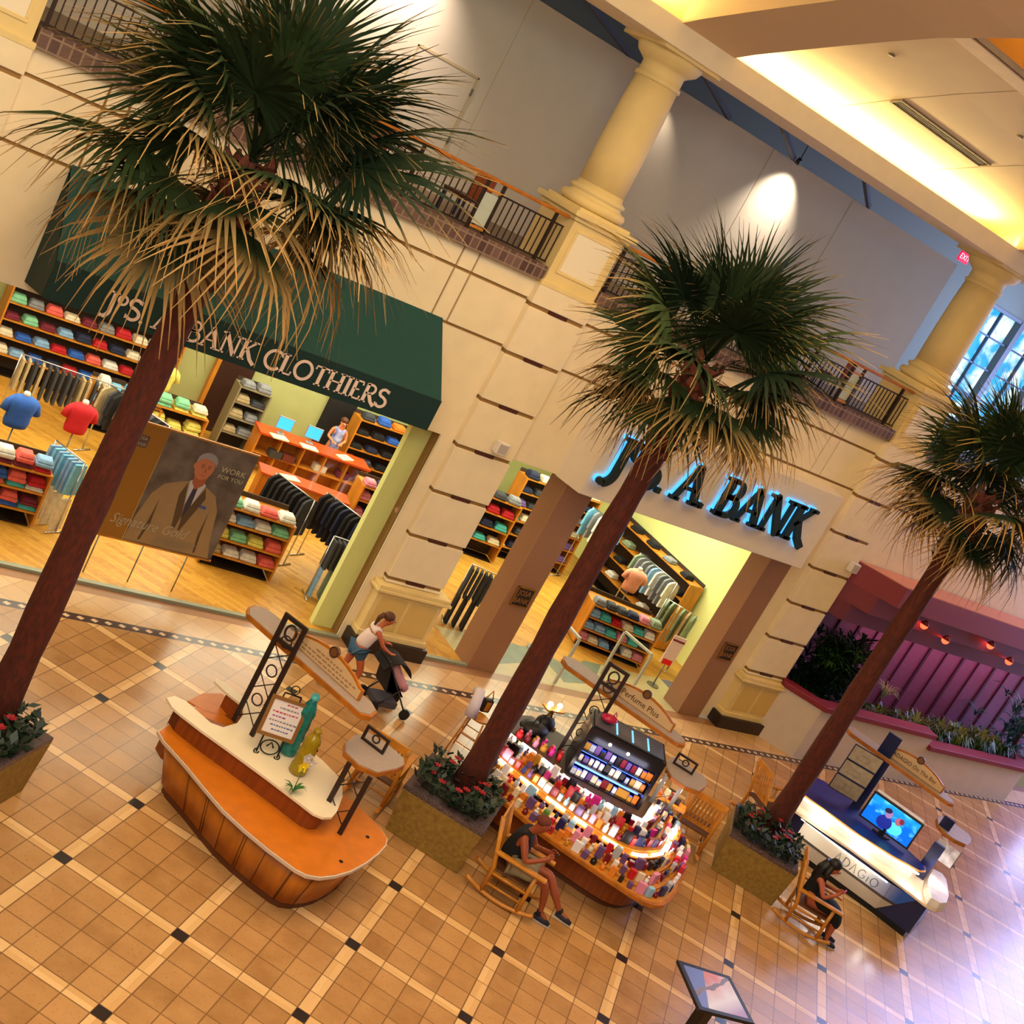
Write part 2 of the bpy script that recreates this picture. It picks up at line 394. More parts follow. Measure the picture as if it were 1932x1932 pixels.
# ------------------------------------------------------------------ setting
b = MB(); b.quad((-16, -13, 0), (44, -13, 0), (44, 7.02, 0), (-16, 7.02, 0)); struct(b.build('floor', FLOOR))
b = MB(); b.quad((-9, 7.02, 0), (9.7, 7.02, 0), (9.7, 17, 0), (-9, 17, 0)).quad((9.7, 8.6, 0), (19, 8.6, 0), (19, 17, 0), (9.7, 17, 0)); struct(b.build('floor_shop', PLANK))
SLATE = mat('green_slate', '7f8a74', .35, noise=.2, scale=4); SANDT = mat('pale_tile', 'cbbf92', .3, noise=.1, scale=6)
b = MB(); b.quad((9.7, 7.02, 0), (16.6, 7.02, 0), (16.6, 8.6, 0), (9.7, 8.6, 0)); b.cur = 1
b.quad((10.6, 7.4, .003), (12.6, 8.1, .003), (12.4, 8.6, .003), (10.6, 8.6, .003)).quad((12.6, 7.3, .003), (13.6, 7.5, .003), (14.6, 8.6, .003), (12.5, 8.6, .003)); b.cur = 2
b.quad((13.3, 8.0, .006), (14.0, 8.6, .006), (12.6, 8.6, .006)); struct(b.build('floor_entrance', [SANDT, SLATE, PLANK]))
# facade panels
FY = 7.1
def panels(mb, x0, x1, z0, z1, vx=(), hz=(6.45, 7.41), g=.028):
    zs = [z0] + [h for h in hz if z0 < h < z1] + [z1]
    for k in range(len(zs) - 1):
        a, c = zs[k] + (g if k else 0), zs[k + 1] - (g if k < len(zs) - 2 else 0)
        xs = [x0] + ([v for v in vx if x0 < v < x1] if a >= 6.4 else []) + [x1]
        for j in range(len(xs) - 1):
            mb.box(xs[j] + (g * .7 if j else 0), xs[j + 1] - (g * .7 if j < len(xs) - 2 else 0), FY, FY + .06, a, c)
b = MB()
panels(b, -2.17, 6.9, 4.5, 7.8, (-1.02, -.68, 5.28, 5.62))
panels(b, 8.2, 17.27, 4.5, 7.8, (9.5, 9.84, 15.65, 15.99))
panels(b, 18.6, 36, 4.6, 7.8, (19.9, 20.24, 24.6, 24.94, 26.3, 26.64, 30, 30.3))
b.box(6.6, 6.9, FY, FY + .06, 0, 4.5).box(-2.17, -1.95, FY, FY + .06, 0, 4.5).box(-16, -3.47, FY, FY + .06, 0, 7.8)
b.box(16.75, 17.27, FY, FY + .06, 0, 4.5)
b.cur = 1
for x0, x1, z0 in ((-16, -3.47, 0), (-2.17, 6.9, 4.5), (8.2, 17.27, 4.5), (18.6, 36, 4.6)): b.box(x0, x1, FY + .04, FY + .3, z0, 7.8)
b.box(6.6, 6.9, FY + .04, FY + .3, 0, 4.5).box(-2.17, -1.95, FY + .04, FY + .3, 0, 4.5).box(16.75, 17.27, FY + .04, FY + .3, 0, 4.5)
struct(b.build('wall_front', [CREAM, GROOVE]), 'cream panelled upper wall above the shops')
# piers with grooves and marble insets
PIERX = ((-3.47, -2.17), (6.9, 8.2), (17.27, 18.6))
for k, (x0, x1) in enumerate(PIERX):
    lab = ['rusticated cream wall pier left of the green awning', 'rusticated cream wall pier between green awning and white sign box', 'rusticated cream wall pier between white sign box and maroon canopy'][k]
    t = thing('wall_pier', lab, 'pier', (x0, 6.9, 0), group='rusticated wall piers')
    t['kind'] = 'structure'
    off = (x0, 6.9, 0)
    b = MB(off); zs = [1.45, 1.54, 2.5, 3.47, 4.45, 5.42, 6.4, 7.36, 7.8]
    for q in range(len(zs) - 1):
        b.box(x0, x1, 6.93, 7.3, zs[q] + (.035 if q else 0), zs[q + 1] - (.035 if q < len(zs) - 2 else 0))
    b.build('stone_blocks', CREAM, t, .015)
    b = MB(off); b.box(x0 + .03, x1 - .03, 6.97, 7.28, 1.4, 7.8); b.build('groove_backing', GROOVE, t)
    b = MB(off)
    for z in zs[1:-1]: b.box(x0 + .45, x0 + .87, 6.925, 7.0, z - .034, z + .034)
    b.build('marble_inset', MARBLE, t)
    b = MB(off); b.box(x0 - .1, x1 + .12, 6.82, 7.35, .3, 1.3)
    b.box(x0 - .2, x1 + .24, 6.72, 7.4, 1.3, 1.36).box(x0 - .16, x1 + .2, 6.76, 7.4, 1.36, 1.44).box(x0 - .14, x1 + .16, 6.78, 7.38, .3, .42); b.build('pedestal', CREAM2, t, .012)
    b = MB(off)
    for px0, px1 in ((x0 + .02, x0 + .62), (x0 + .7, x1 + .02)): b.box(px0, px1, 6.8, 6.83, .5, 1.2)
    b.build('pedestal_panel', mat('ochre_panel', 'd9bb70', .7), t, .01)
    b = MB(off); b.box(x0 - .2, x1 + .22, 6.7, 7.4, 0, .3); b.build('plinth', mat('dark_plinth', '2a1c18', .4), t, .01)
# entrance granite columns
for k, x in enumerate((9.7, 15.95)):
    b = MB(); b.box(x, x + .72, 6.98, 7.6, 0, 4.5)
    o = b.build('granite_column', GRANITE, None, .01); tag(o, ['speckled pink granite column on the wide-window side of entrance', 'speckled pink granite column by the sandwich stand, pier side of entrance'][k], 'column'); o['kind'] = 'structure'
    t = thing('wall_plaque', ['black square plaque with raised emblem on granite column nearer the palm trunk', 'black square plaque with raised emblem on granite column by the wall pier'][k], 'plaque', (x + .38, 6.97, 1.85))
    b = MB(); b.box(-.2, .2, -.02, .0, -.2, .2); b.build('plate', mat('plaque_black', '1e130c', .4), t, .004)
    b = MB()
    for p, q in (((-.22, -.22), (.22, -.2)), ((-.22, .2), (.22, .22)), ((-.22, -.22), (-.2, .22)), ((.2, -.22), (.22, .22))): b.box(p[0], q[0], -.03, 0, p[1], q[1])
    b.build('frame', mat('brass', 'a8792c', .4, .6), t)
    for r_, s_ in ((.09, 'JOSA'), (-.09, 'BANK')):
        text_obj('lettering', s_, .17, wallM(0, -.024, r_), mat('plaque_gold', '9a6a3c', .5), t, .003, xs=.85)
# lime wall returns beside the glass
b = MB(); b.box(6.16, 6.6, 7.4, 7.55, 0, 4.5).box(16.72, 16.98, 7.12, 7.5, .1, 4.5); struct(b.build('trim_1', YGREEN))
# glazing
gm = bpy.data.materials.new('clear_glass'); gm.use_nodes = True; nt = gm.node_tree; nt.nodes.clear()
o_ = nt.nodes.new('ShaderNodeOutputMaterial'); mxs = nt.nodes.new('ShaderNodeMixShader'); tr = nt.nodes.new('ShaderNodeBsdfTransparent'); gl = nt.nodes.new('ShaderNodeBsdfGlossy')
gl.inputs['Roughness'].default_value = .03; tr.inputs[0].default_value = (.97, .98, .97, 1); mxs.inputs[0].default_value = .006
nt.links.new(tr.outputs[0], mxs.inputs[1]); nt.links.new(gl.outputs[0], mxs.inputs[2]); nt.links.new(mxs.outputs[0], o_.inputs[0]); GLASS = gm
for n, (x0, x1) in enumerate(((-1.95, 6.6), (8.2, 9.7)), 1):
    t = struct(bpy.data.objects.new('window_%d' % n, None)); COL.objects.link(t); t.location = (x0, 7.1, 0)
    b = MB((x0, 7.1, 0)); b.box(x0 + .01, x1 - .01, 7.04, 7.055, .06, 4.5); b.build('pane', GLASS, t)
    b = MB((x0, 7.1, 0)); b.box(x0, x1, 6.99, 7.1, .001, .06); b.build('sill', mat('sill_metal', '9aa08c', .4, .3), t)
# shop shell
b = MB(); b.box(-9, 19, 16.6, 16.8, 0, 4.6); struct(b.build('wall_back', SAGE))
b = MB(); b.box(18.2, 18.4, 7.4, 16.6, 0, 4.6); struct(b.build('wall_right', YGREEN))
b = MB(); b.box(-9, -8.8, 7.4, 16.6, 0, 4.6); struct(b.build('wall_left', YGREEN))
b = MB(); b.box(-9, 18.4, 7.4, 16.6, 4.5, 4.6); struct(b.build('ceiling_shop', WHITE))
# sign box over entrance
plan = [(9.42, FY + .02), (9.6, 6.45), (16.35, 6.45), (16.62, FY + .02)]
b = MB(); b.prism(plan, 4.47, 6.32); struct(b.build('wall_signbox', mat('box_plaster', 'eadfd0', .75, noise=.05, scale=3), None, .01), 'projecting pale plaster box carrying the entrance lettering')
# upper gallery slab, brick edge
b = MB()
for x0, x1 in ((-16, -3.47), (-2.17, 6.9), (8.2, 17.27), (18.6, 36)): b.box(x0, x1, 6.98, 7.75, 7.8, 8.08)
struct(b.build('trim_2', BRICK), 'brick edging of the upper gallery')
b = MB(); b.box(-16, 36, 7.7, 18, 7.8, 8.05); struct(b.build('floor_gallery', mat('gallery_tile', '9a8468', .5, noise=.2, scale=3)))
# pedestals and columns
for k, xc in enumerate((-2.82, 7.55, 17.95)):
    c = (xc, 7.6)
    t = thing('gallery_column', ['round cream column on gallery pedestal behind the large left palm', 'round cream column on panelled pedestal above the pier beside the awning', 'round cream column on pedestal nearest the blue windows'][k], 'column', (xc, 7.6, 7.78), group='gallery columns'); t['kind'] = 'structure'
    off = (xc, 7.6, 7.78)
    b = MB(off); b.box(xc - .6, xc + .6, 6.98, 8.2, 7.78, 9.08); b.box(xc - .66, xc + .66, 6.92, 8.26, 7.76, 7.86)
    b.box(xc - .66, xc + .66, 6.92, 8.26, 9.02, 9.1).box(xc - .74, xc + .74, 6.84, 8.34, 9.1, 9.2); b.build('pedestal', CREAM2, t, .012)
    b = MB(off)
    for (a0, a1, z0, z1) in ((-.47, .47, 8.05, 8.11), (-.47, .47, 8.84, 8.9), (-.47, -.41, 8.11, 8.84), (.41, .47, 8.11, 8.84)): b.box(xc + a0, xc + a1, 6.955, 6.985, z0, z1)
    b.build('panel_moulding', CREAM2, t, .008)
    b = MB(off); b.box(xc - .41, xc + .41, 6.968, 6.985, 8.11, 8.84); b.build('panel', mat('pale_panel', 'f4e9cf', .7), t)
    b = MB(off); b.box(xc - .6, xc + .6, 7.0, 8.2, 9.2, 9.26)
    b.lathe([(.56, 9.26), (.63, 9.3), (.65, 9.36), (.62, 9.43), (.52, 9.46), (.5, 9.5), (.55, 9.53), (.55, 9.58), (.47, 9.62), (.45, 9.7)], (c[0], c[1], 0), 40); b.build('base', CREAM2, t)
    b = MB(off); b.lathe([(.45, 9.68), (.455, 10.4), (.44, 11.2), (.41, 11.75)], (c[0], c[1], 0), 40); b.build('shaft', CREAM2, t)
    b = MB(off); b.lathe([(.41, 11.7), (.45, 11.72), (.45, 11.78), (.41, 11.8), (.41, 11.98), (.46, 12.02), (.58, 12.1), (.63, 12.2), (.64, 12.26)], (c[0], c[1], 0), 40); b.box(xc - .68, xc + .68, 6.9, 8.28, 12.24, 12.31); b.build('capital', CREAM2, t)
# gallery railing sections
def railing(x0, x1, posts, gap, label):
    t = thing('gallery_railing', label, 'railing', (x0, 7.15, 8.08), group='gallery railings'); off = (x0, 7.15, 8.08)
    b = MB(off); b.box(x0, x1, 7.09, 7.2, 8.98, 9.04); b.build('handrail', WOOD, t, .015)
    b = MB(off); b.box(x0, x1, 7.13, 7.17, 8.12, 8.15).box(x0, x1, 7.13, 7.17, 8.8, 8.83); b.build('rail_bar', BRONZE, t)
    for p in posts:
        b = MB(off); b.box(p - .025, p + .025, 7.12, 7.18, 8.07, 8.98); b.build('post', BRONZE, t)
    b = MB(off); x = x0 + .06
    while x < x1:
        if not any(g0 - .02 < x < g1 + .02 for g0, g1 in gap): b.box(x - .009, x + .009, 7.14, 7.16, 8.15, 8.8)
        x += .125
    o = b.build('balusters', BRONZE, t); o['kind'] = 'stuff'
    for g0, g1 in gap:
        b = MB(off); b.box(g0 + .03, g1 - .03, 7.145, 7.155, 8.2, 8.76); b.build('infill_panel', mat('frosted_panel', 'b9c6bd', .5), t)
        for z_ in (8.13, 8.8): b = MB(off); b.box(g0, g1, 7.12, 7.18, z_, z_ + .045); b.build('wood_crossbar', WOODL, t)
railing(-2.17, 6.9, (-2.1, -.6, .9, 2.4, 3.8, 5.15, 5.49, 6.66), ((5.15, 5.49),), 'wood topped dark metal gallery railing above the green awning')
railing(8.2, 17.27, (8.35, 9.6, 11, 12.5, 14, 15.2, 15.55, 16.95), ((15.2, 15.55),), 'wood topped dark metal gallery railing above the white sign box')
railing(18.6, 30, (18.7, 20.5, 22.5, 24.5, 26.5), (), 'wood topped gallery railing in front of the blue windows')
# barrier wall with door
b = MB(); b.box(-16, 20.75, 11, 11.25, 8.05, 12.2); struct(b.build('wall_barrier', GREYWALL), 'pale grey temporary drywall barrier on upper gallery')
b = MB()
for x in (6.45, 10.4, 13.5, 16.4): b.box(x - .006, x + .006, 10.994, 11, 8.05, 12.2)
struct(b.build('trim_3', mat('joint', 'b8ac98', .8)))
t = thing('door_1', 'flush painted door in the grey barrier wall', 'door', (5.43, 11, 8.05)); t['kind'] = 'structure'
b = MB((5.43, 11, 8.05)); b.box(4.74, 6.1, 10.985, 11, 8.06, 10.35); b.build('leaf', GREYWALL, t, .004)
b = MB((5.43, 11, 8.05)); b.box(4.7, 4.73, 10.97, 11, 8.05, 10.4).box(6.11, 6.14, 10.97, 11, 8.05, 10.4).box(4.7, 6.14, 10.97, 11, 10.37, 10.42); b.build('frame', mat('frame_tan', 'c2b08a', .7), t)
for z in (9.1, 10.1):
    b = MB((5.43, 11, 8.05)); b.box(6.09, 6.13, 10.95, 11, z - .07, z + .07); b.build('hinge', STEEL, t)
# braces from beam to barrier
for k, (xa, ya, xb) in enumerate(((5.6, 8.05, 9.0), (8.6, 8.05, 12.0), (11, 8.2, 14.2), (13.5, 8.05, 17.0))):
    b = MB((xa, ya, 12.4)); b.beam((xa, ya, 12.38), (xb, 11.05, 12.24), .09, .1)
    tag(b.build('ceiling_brace', mat('dark_brace', '2c2420', .7)), 'dark diagonal brace to barrier wall, ' + ['left of the first column capital', 'just right of the first column capital', 'by the bright spot on the barrier', 'between the bright spot and exit sign'][k], 'brace', 'dark ceiling braces')
b = MB(); b.box(-16, 36, 8.1, 18, 13.4, 13.5); struct(b.build('ceiling_gallery', mat('dark_ceiling', '5a5048', .9)))
b = MB(); b.box(-16, 26.1, 14, 14.2, 8.05, 13.4).box(34, 36, 14, 14.2, 8.05, 13.4).box(26.1, 34, 14, 14.2, 12.1, 13.4).box(26.1, 34, 14, 14.2, 8.05, 8.5); struct(b.build('wall_gallery', mat('gallery_wall', 'a8ac9c', .8)))
b = MB(); b.box(20.78, 21.6, 11.9, 12.1, 8.05, 11.1); struct(b.build('wall_return', mat('return_panel', '8f927c', .8)))
# big gallery windows
t = struct(bpy.data.objects.new('window_3', None)); COL.objects.link(t); t.location = (26.1, 14, 8.5); off = (26.1, 14, 8.5)
b = MB(off); b.box(26.1, 34, 14.08, 14.1, 8.5, 12.1); b.build('pane', GLASS, t)
b = MB(off)
for x in (26.1, 28.1, 30.2, 32.2): b.box(x, x + .22, 13.93, 14.2, 8.5, 12.1)
for z in (8.5, 12.02): b.box(26.1, 34, 13.95, 14.2, z, z + .1)
b.build('frame', mat('window_frame', '8d97a2', .5), t)
b = MB(off)
for x in (27.15, 29.2, 31.3): b.box(x, x + .05, 14.0, 14.12, 8.5, 12.1)
for z in (9.4, 10.3, 11.2): b.box(26.1, 34, 14.0, 14.12, z, z + .05)
b.build('muntin', mat('muntin', '4c6f8c', .5), t)
m = bpy.data.materials.new('daylight_outside'); m.use_nodes = True; nt = m.node_tree; nt.nodes.clear()
x, y, z, vec = xyz(nt); n1 = noise(nt, vec, 1.3, 6); c = mixc(nt, (n1 - .42) * 5, '2a9fe0', 'eaffff'); n2 = noise(nt, vec, 3.2, 4); c = mixc(nt, (n2 - .52) * 3, c, '0c62b0')
e = nt.nodes.new('ShaderNodeEmission'); nt.links.new(c, e.inputs[0]); e.inputs[1].default_value = 1.6; o_ = nt.nodes.new('ShaderNodeOutputMaterial'); nt.links.new(e.outputs[0], o_.inputs[0])
b = MB(); b.box(18, 44, 18.2, 18.3, 5, 18); struct(b.build('backdrop_sky', m), 'bright blue daylight and trees outside the gallery windows')
# exit sign
t = thing('exit_sign', 'lit red exit sign at the end of the barrier wall', 'sign', (21.5, 11.6, 12.5))
b = MB(); b.box(-.2, .2, -.03, .03, -.13, .13); b.build('housing', mat('exit_red', 'e8103c', .4, emit=1.6), t, .01)
text_obj('lettering', 'EXIT', .2, wallM(0, -.034, 0), mat('exit_white', 'ffb0b8', .4, emit=2), t, .002)
b = MB(); b.tube([(0, 0, .13), (0, 0, 1.05)], .015); b.build('stem', STEEL, t)
# big beam with cove lip
b = MB(); pr_ = [(6.8, 12.3), (8.1, 12.3), (8.1, 12.85), (7.97, 12.85), (7.97, 12.42), (6.93, 12.42), (6.93, 12.7), (6.8, 12.7)]
b.add([(x, y, z) for x in (-16, 36) for y, z in pr_], [(0, 1, 4, 5), (1, 2, 3, 4), (5, 6, 7, 0), (13, 12, 9, 8), (12, 11, 10, 9), (8, 15, 14, 13)] + [(i, 8 + i, 8 + (i + 1) % 8, (i + 1) % 8) for i in range(8)]); struct(b.build('beam_cove', CREAM, None, .01))
VP = [(8.1, 12.8), (7.3, 13.07), (6.07, 13.5), (4.7, 13.93), (3.6, 14.24), (3.0, 14.38)]
b = MB()
for (ya, za), (yb, zb) in zip(VP, VP[1:]):
    b.add([(-16, ya, za), (36, ya, za), (36, yb, zb), (-16, yb, zb)], [(0, 1, 2, 3)], True)
struct(b.build('ceiling_vault', mat('ceiling_plaster', 'f0dfb6', .85, noise=.04, scale=2)))
b = MB()
for x in (-1, 2, 5, 11.25, 14.25, 21, 24):
    for (ya, za), (yb, zb) in zip(VP, VP[1:]): b.add([(x - .008, ya, za - .004), (x + .008, ya, za - .004), (x + .008, yb, zb - .004), (x - .008, yb, zb - .004)], [(0, 1, 2, 3)])
struct(b.build('trim_4', mat('ceiling_joint', 'a58a58', .9)))
b = MB(); b.box(-16, 36, 2.5, 3.05, 14.08, 14.5); struct(b.build('trim_5', CREAM))
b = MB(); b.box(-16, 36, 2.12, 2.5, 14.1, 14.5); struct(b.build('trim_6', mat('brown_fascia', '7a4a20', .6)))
b = MB(); b.box(-16, 36, -6, 2.2, 15.0, 15.1); struct(b.build('ceiling_upper', mat('yellow_ceiling', 'f2cf6a', .85)))
for x in (2, 12.5, 22.5): light('upper_cove_light', 'AREA', (x, 1.5, 14.4), 420, (1, .78, .32), 8.0, .5, (x, .5, 16))
RP = [(6.85, 12.66), (6.3, 12.84), (5.4, 13.1), (4.45, 13.37), (3.5, 13.63), (2.65, 13.85), (1.23, 14.12), (.2, 14.25), (-2, 14.4), (-6, 14.5)]
for k, (x0, x1) in enumerate(((-3.47, -2.17), (6.9, 8.2), (17.27, 18.6))):
    b = MB((x0, 0, 0)); n = len(RP)
    vs = [(xx, y, z) for xx in (x0, x1) for y, z in RP] + [(xx, y, z + .8) for xx in (x0, x1) for y, z in RP]
    fs = []
    for i in range(n - 1): fs += [(i, i + 1, n + i + 1, n + i), (2 * n + i, 3 * n + i, 3 * n + i + 1, 2 * n + i + 1), (i, 2 * n + i, 2 * n + i + 1, i + 1), (n + i, n + i + 1, 3 * n + i + 1, 3 * n + i)]
    fs += [(0, n, 3 * n, 2 * n), (n - 1, 3 * n - 1, 4 * n - 1, 2 * n - 1)]
    b.add(vs, fs); struct(b.build('beam_rib', mat('tan_plaster', 'd8b98c', .8)))
def vz(y):
    for (ya, za), (yb, zb) in zip(VP, VP[1:]):
        if yb <= y <= ya: return za + (zb - za) * (y - ya) / (yb - ya)
    return 14.3
t = thing('ceiling_vent', 'long slotted air vent in the vaulted ceiling', 'vent', (12.7, 6.0, vz(6.0) - .01)); t.rotation_euler = (R(-19), 0, 0)
b = MB(); b.box(-1.45, 1.45, -.14, -.11, -.03, 0).box(-1.45, 1.45, .11, .14, -.03, 0).box(-1.45, -1.42, -.11, .11, -.03, 0).box(1.42, 1.45, -.11, .11, -.03, 0); b.build('frame', mat('vent_metal', '8a7450', .5), t)
b = MB()
for q in (-.075, -.025, .025, .075): b.box(-1.42, 1.42, q - .012, q + .012, -.02, -.005)
b.build('slats', mat('vent_slat', '5a4a34', .5), t)
b = MB(); b.box(-1.42, 1.42, -.11, .11, -.006, -.002); b.build('backing', mat('vent_dark', '241c12', .8), t)
for k, (x, y) in enumerate(((9.7, 5.0), (13.0, 4.6))):
    b = MB((x, y, vz(y))); b.lathe([(.06, vz(y) - .03), (.07, vz(y) - .01), (.07, vz(y))], (x, y, 0), 12)
    tag(b.build('ceiling_sprinkler', mat('sprinkler', '8a7a5a', .5)), ['small round sprinkler head between the arch and the vent', 'small round sprinkler head beyond the vent'][k], 'sprinkler')
# spot lamp washing the barrier
t = thing('spot_lamp', 'small spotlight above the bright patch on barrier wall', 'lamp', (14.1, 10.75, 12.3))
b = MB(); b.tube([(0, 0, 0), (0, .05, -.14)], .05, 10); b.build('lamp_head', DARK, t); b = MB(); b.tube([(0, 0, 0), (0, 0, 1.1)], .012, 6); b.build('stem', DARK, t)
light('spot_beam', 'SPOT', (14.3, 10.35, 12.25), 560, (1, .84, .68), .05, target=(14.2, 11.05, 10.6), spot=80, blend=1)
light('spot_beam', 'SPOT', (3.8, 9.9, 12.15), 620, (1, .80, .66), .05, target=(4.0, 11.05, 10.7), spot=95, blend=1)
light('spot_beam', 'SPOT', (10.3, 10.5, 12.15), 90, (1, .8, .6), .05, target=(10.5, 11.05, 10.2), spot=70, blend=.9)
# awning
t = thing('green_awning', 'large dark green canvas shop awning with white lettering', 'awning', (2.2, 7.1, 4.8)); off = (2.2, 7.1, 4.8)
x0, x1 = -1.12, 5.52
b = MB(off); P = [(7.1, 6.5), (5.9, 5.38), (5.9, 5.34), (7.1, 6.4)]
vs = [(x, y, z) for x in (x0, x1) for y, z in P]; b.add(vs, [(0, 1, 5, 4), (1, 2, 6, 5), (2, 3, 7, 6), (3, 0, 4, 7), (0, 1, 2, 3), (4, 5, 6, 7)]); b.build('roof_canvas', GREEN, t)
b = MB(off); b.box(x0, x1, 5.88, 5.92, 4.82, 5.39); b.build('valance', GREEN2, t)
for x in (x0, x1 - .03):
    b = MB(off); b.plate([(x, 7.1, 6.48), (x, 5.9, 5.36), (x, 5.9, 4.82), (x, 7.1, 4.62)], .03, (1, 0, 0)); b.build('side_canvas', GREEN2, t)
word = 'JoS. A. BANK CLOTHIERS'; W_ = word_width(word); xs = 4.88 / (W_ * .34); u = -.3
for ch in word:
    if ch != ' ':
        b = MB(off); glyph(b, ch, lambda a, c, d, u=u: (u + a * xs, 5.878 - d, 4.93 + c), .33, .012); b.build('letter', mat('letter_white', 'f4dcd0', .6), t)
    u += GL[ch][0] * .34 * xs
# dimensional sign
t = thing('shop_sign', 'dark green serif letters with blue glow on the pale sign box', 'sign', (13, 6.45, 4.9)); off = (13, 6.45, 4.9)
word = 'JoS. A. BANK'; W_ = word_width(word); xs = 5.95 / (W_ * .84); u = 9.82
for ch in word:
    if ch != ' ':
        b = MB(off); glyph(b, ch, lambda a, c, d, u=u: (u + a * xs, 6.36 - d, 5.05 + c), .82, .09, .012); l_ = b.build('letter', mat('sign_green', '04241e', .7), t)
        b = MB(off); glyph(b, ch, lambda a, c, d, u=u: (u - .02 + a * xs, 6.43 - d, 5.06 + c), .82, .05, .016); g_ = b.build('halo', mat('blue_halo', '4cb8ff', .5, emit=1.2), l_)
    u += GL[ch][0] * .84 * xs
# pier speakers
for k, (x, z) in enumerate(((7.72, 4.72), (18.35, 4.82))):
    t = thing('wall_speaker', ['white box speaker on the pier beside the green awning', 'white box speaker on the pier beside the maroon canopy'][k], 'speaker', (x, 6.93, z))
    b = MB(); b.box(-.13, .13, -.22, -.06, -.12, .12); b.build('body', mat('speaker_white', 'e8e2dc', .5), t, .015)
    b = MB(); b.box(-.03, .03, -.08, 0, -.03, .03); b.build('bracket', STEEL, t)
    b = MB(); b.box(-.1, .1, -.226, -.22, -.09, .09); b.build('grille', mat('grille', 'b8b0ac', .6), t)
# shop front beyond: stepped maroon canopy, mauve wall, planters
b = MB(); b.box(18.6, 36, 8.5, 8.7, 0, 4.6).box(18.6, 18.75, 7.2, 8.5, 0, 4.6); struct(b.build('wall_mauve', PURPLE), 'mauve panelled wall under the maroon canopy')
b = MB()
x = 21.2; k = 0
while x < 34: b.box(x, x + (.1 if k % 2 else .04), 8.45, 8.5, .3, 3.0); x += .82; k += 1
b.box(19, 36, 8.4, 8.5, 3.0, 3.12).box(19, 36, 8.38, 8.5, 3.42, 3.5); struct(b.build('trim_7', mat('dark_mauve', '4a2444', .5)))
tc_ = thing('stepped_canopy', 'wide stepped maroon canopy over the mauve shop front', 'canopy', (19, 7, 4)); off = (19, 7, 4)
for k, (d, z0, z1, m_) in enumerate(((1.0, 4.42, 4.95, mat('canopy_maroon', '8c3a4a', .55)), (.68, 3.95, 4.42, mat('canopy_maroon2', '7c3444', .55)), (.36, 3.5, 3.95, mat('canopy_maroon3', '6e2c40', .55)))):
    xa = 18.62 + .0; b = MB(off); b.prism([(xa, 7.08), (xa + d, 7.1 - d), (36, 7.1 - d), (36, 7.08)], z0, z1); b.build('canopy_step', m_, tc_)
b = MB(off); b.prism([(18.66, 7.06), (19.58, 6.14), (36, 6.14), (36, 7.06)], 4.95, 4.97); b.build('canopy_top', LITTOP, tc_)
for k, (x, z) in enumerate(((20.22, 4.17), (21.33, 3.97), (23.15, 4.21), (24.31, 3.95))):
    x += .0
    t = thing('red_lamp', 'small glowing red lamp under canopy, ' + ['nearest the palm trunk', 'lower of the pair by the palm trunk', 'upper one farther along', 'farthest from the palm trunk'][k], 'lamp', (x + 1.0, 6.28, z), group='red canopy lamps')
    b = MB(); b.ball((0, 0, 0), .1, 12); b.build('bulb', LEDR, t); b = MB(); b.lathe([(.12, .02), (.05, .12), (.02, .14)], n=12); b.build('shade', MAROON, t)
light('canopy_glow', 'AREA', (26, 7.6, 3.3), 60, (1, .25, .35), 8, .3, (26, 8.4, 1))
PW1 = [(18.45, 6.9), (19.2, 5.98), (23.75, 5.9), (23.75, 6.2), (19.35, 6.28), (18.7, 7.1)]
PW2 = [(23.75, 5.9), (28.6, 5.9), (30.5, 7.2), (30.2, 7.4), (28.45, 6.2), (23.75, 6.2)]
for n, (pl, h, lab) in enumerate(((PW1, 1.42, 'tall pale planter wall with maroon coping beside pier'), (PW2, 1.08, 'lower pale planter wall with maroon coping behind advertising kiosk'))):
    t = thing('planter_wall', lab, 'planter', (pl[1][0], pl[1][1], 0)); off = t.location[:]
    b = MB(off); b.prism(pl, 0, h); b.build('body', PALEWALL, t)
    cx = sum(p[0] for p in pl) / len(pl); pc = [(p[0], p[1] + (-.1 if p[1] < 6.15 or (n == 0 and p[0] < 18.6) else .06)) for p in pl]
    b = MB(off); b.prism(pc, h, h + .14); b.build('coping', MAROON, t, .02)
b = MB(); b.prism([(18.8, 7.15), (19.4, 6.32), (23.75, 6.24), (28.4, 6.24), (30.1, 7.4), (30.1, 8.36), (18.8, 8.36)], .2, .85); tag(b.build('planter_soil', SOIL), 'dark soil filling the planters below the mauve wall', 'soil', kind='stuff')
b = MB(); b.box(18.78, 19.15, 7.7, 8.36, .855, 3.4).box(19.3, 19.75, 8.1, 8.36, .855, 3.45); tag(b.build('wood_post', mat('rough_wood', '7a4420', .8, noise=.5, scale=10)), 'rough brown timber posts behind the dense bush', 'post')
# ------------------------------------------------------------------ palms
LEAFM = bpy.data.materials.new('palm_leaf'); LEAFM.use_nodes = True; nt = LEAFM.node_tree; bs = nt.nodes['Principled BSDF']
at = nt.nodes.new('ShaderNodeAttribute'); at.attribute_name = 'tip'; oi = nt.nodes.new('ShaderNodeObjectInfo')
tip = N(nt, at.outputs['Fac']); rnd_ = N(nt, oi.outputs['Random'])
sx_ = nt.nodes.new('ShaderNodeSeparateColor'); nt.links.new(oi.outputs['Color'], sx_.inputs[0]); dry = N(nt, sx_.outputs[0])
f_ = (tip - .92 + rnd_ * .16 + dry * .42) * 3.0
c = mixc(nt, rnd_, '0e1e0c', '2c3a18'); c = mixc(nt, f_, c, 'a87f48'); nt.links.new(c, bs.inputs['Base Color']); bs.inputs['Roughness'].default_value = .7; bs.inputs['Specular IOR Level'].default_value = .2
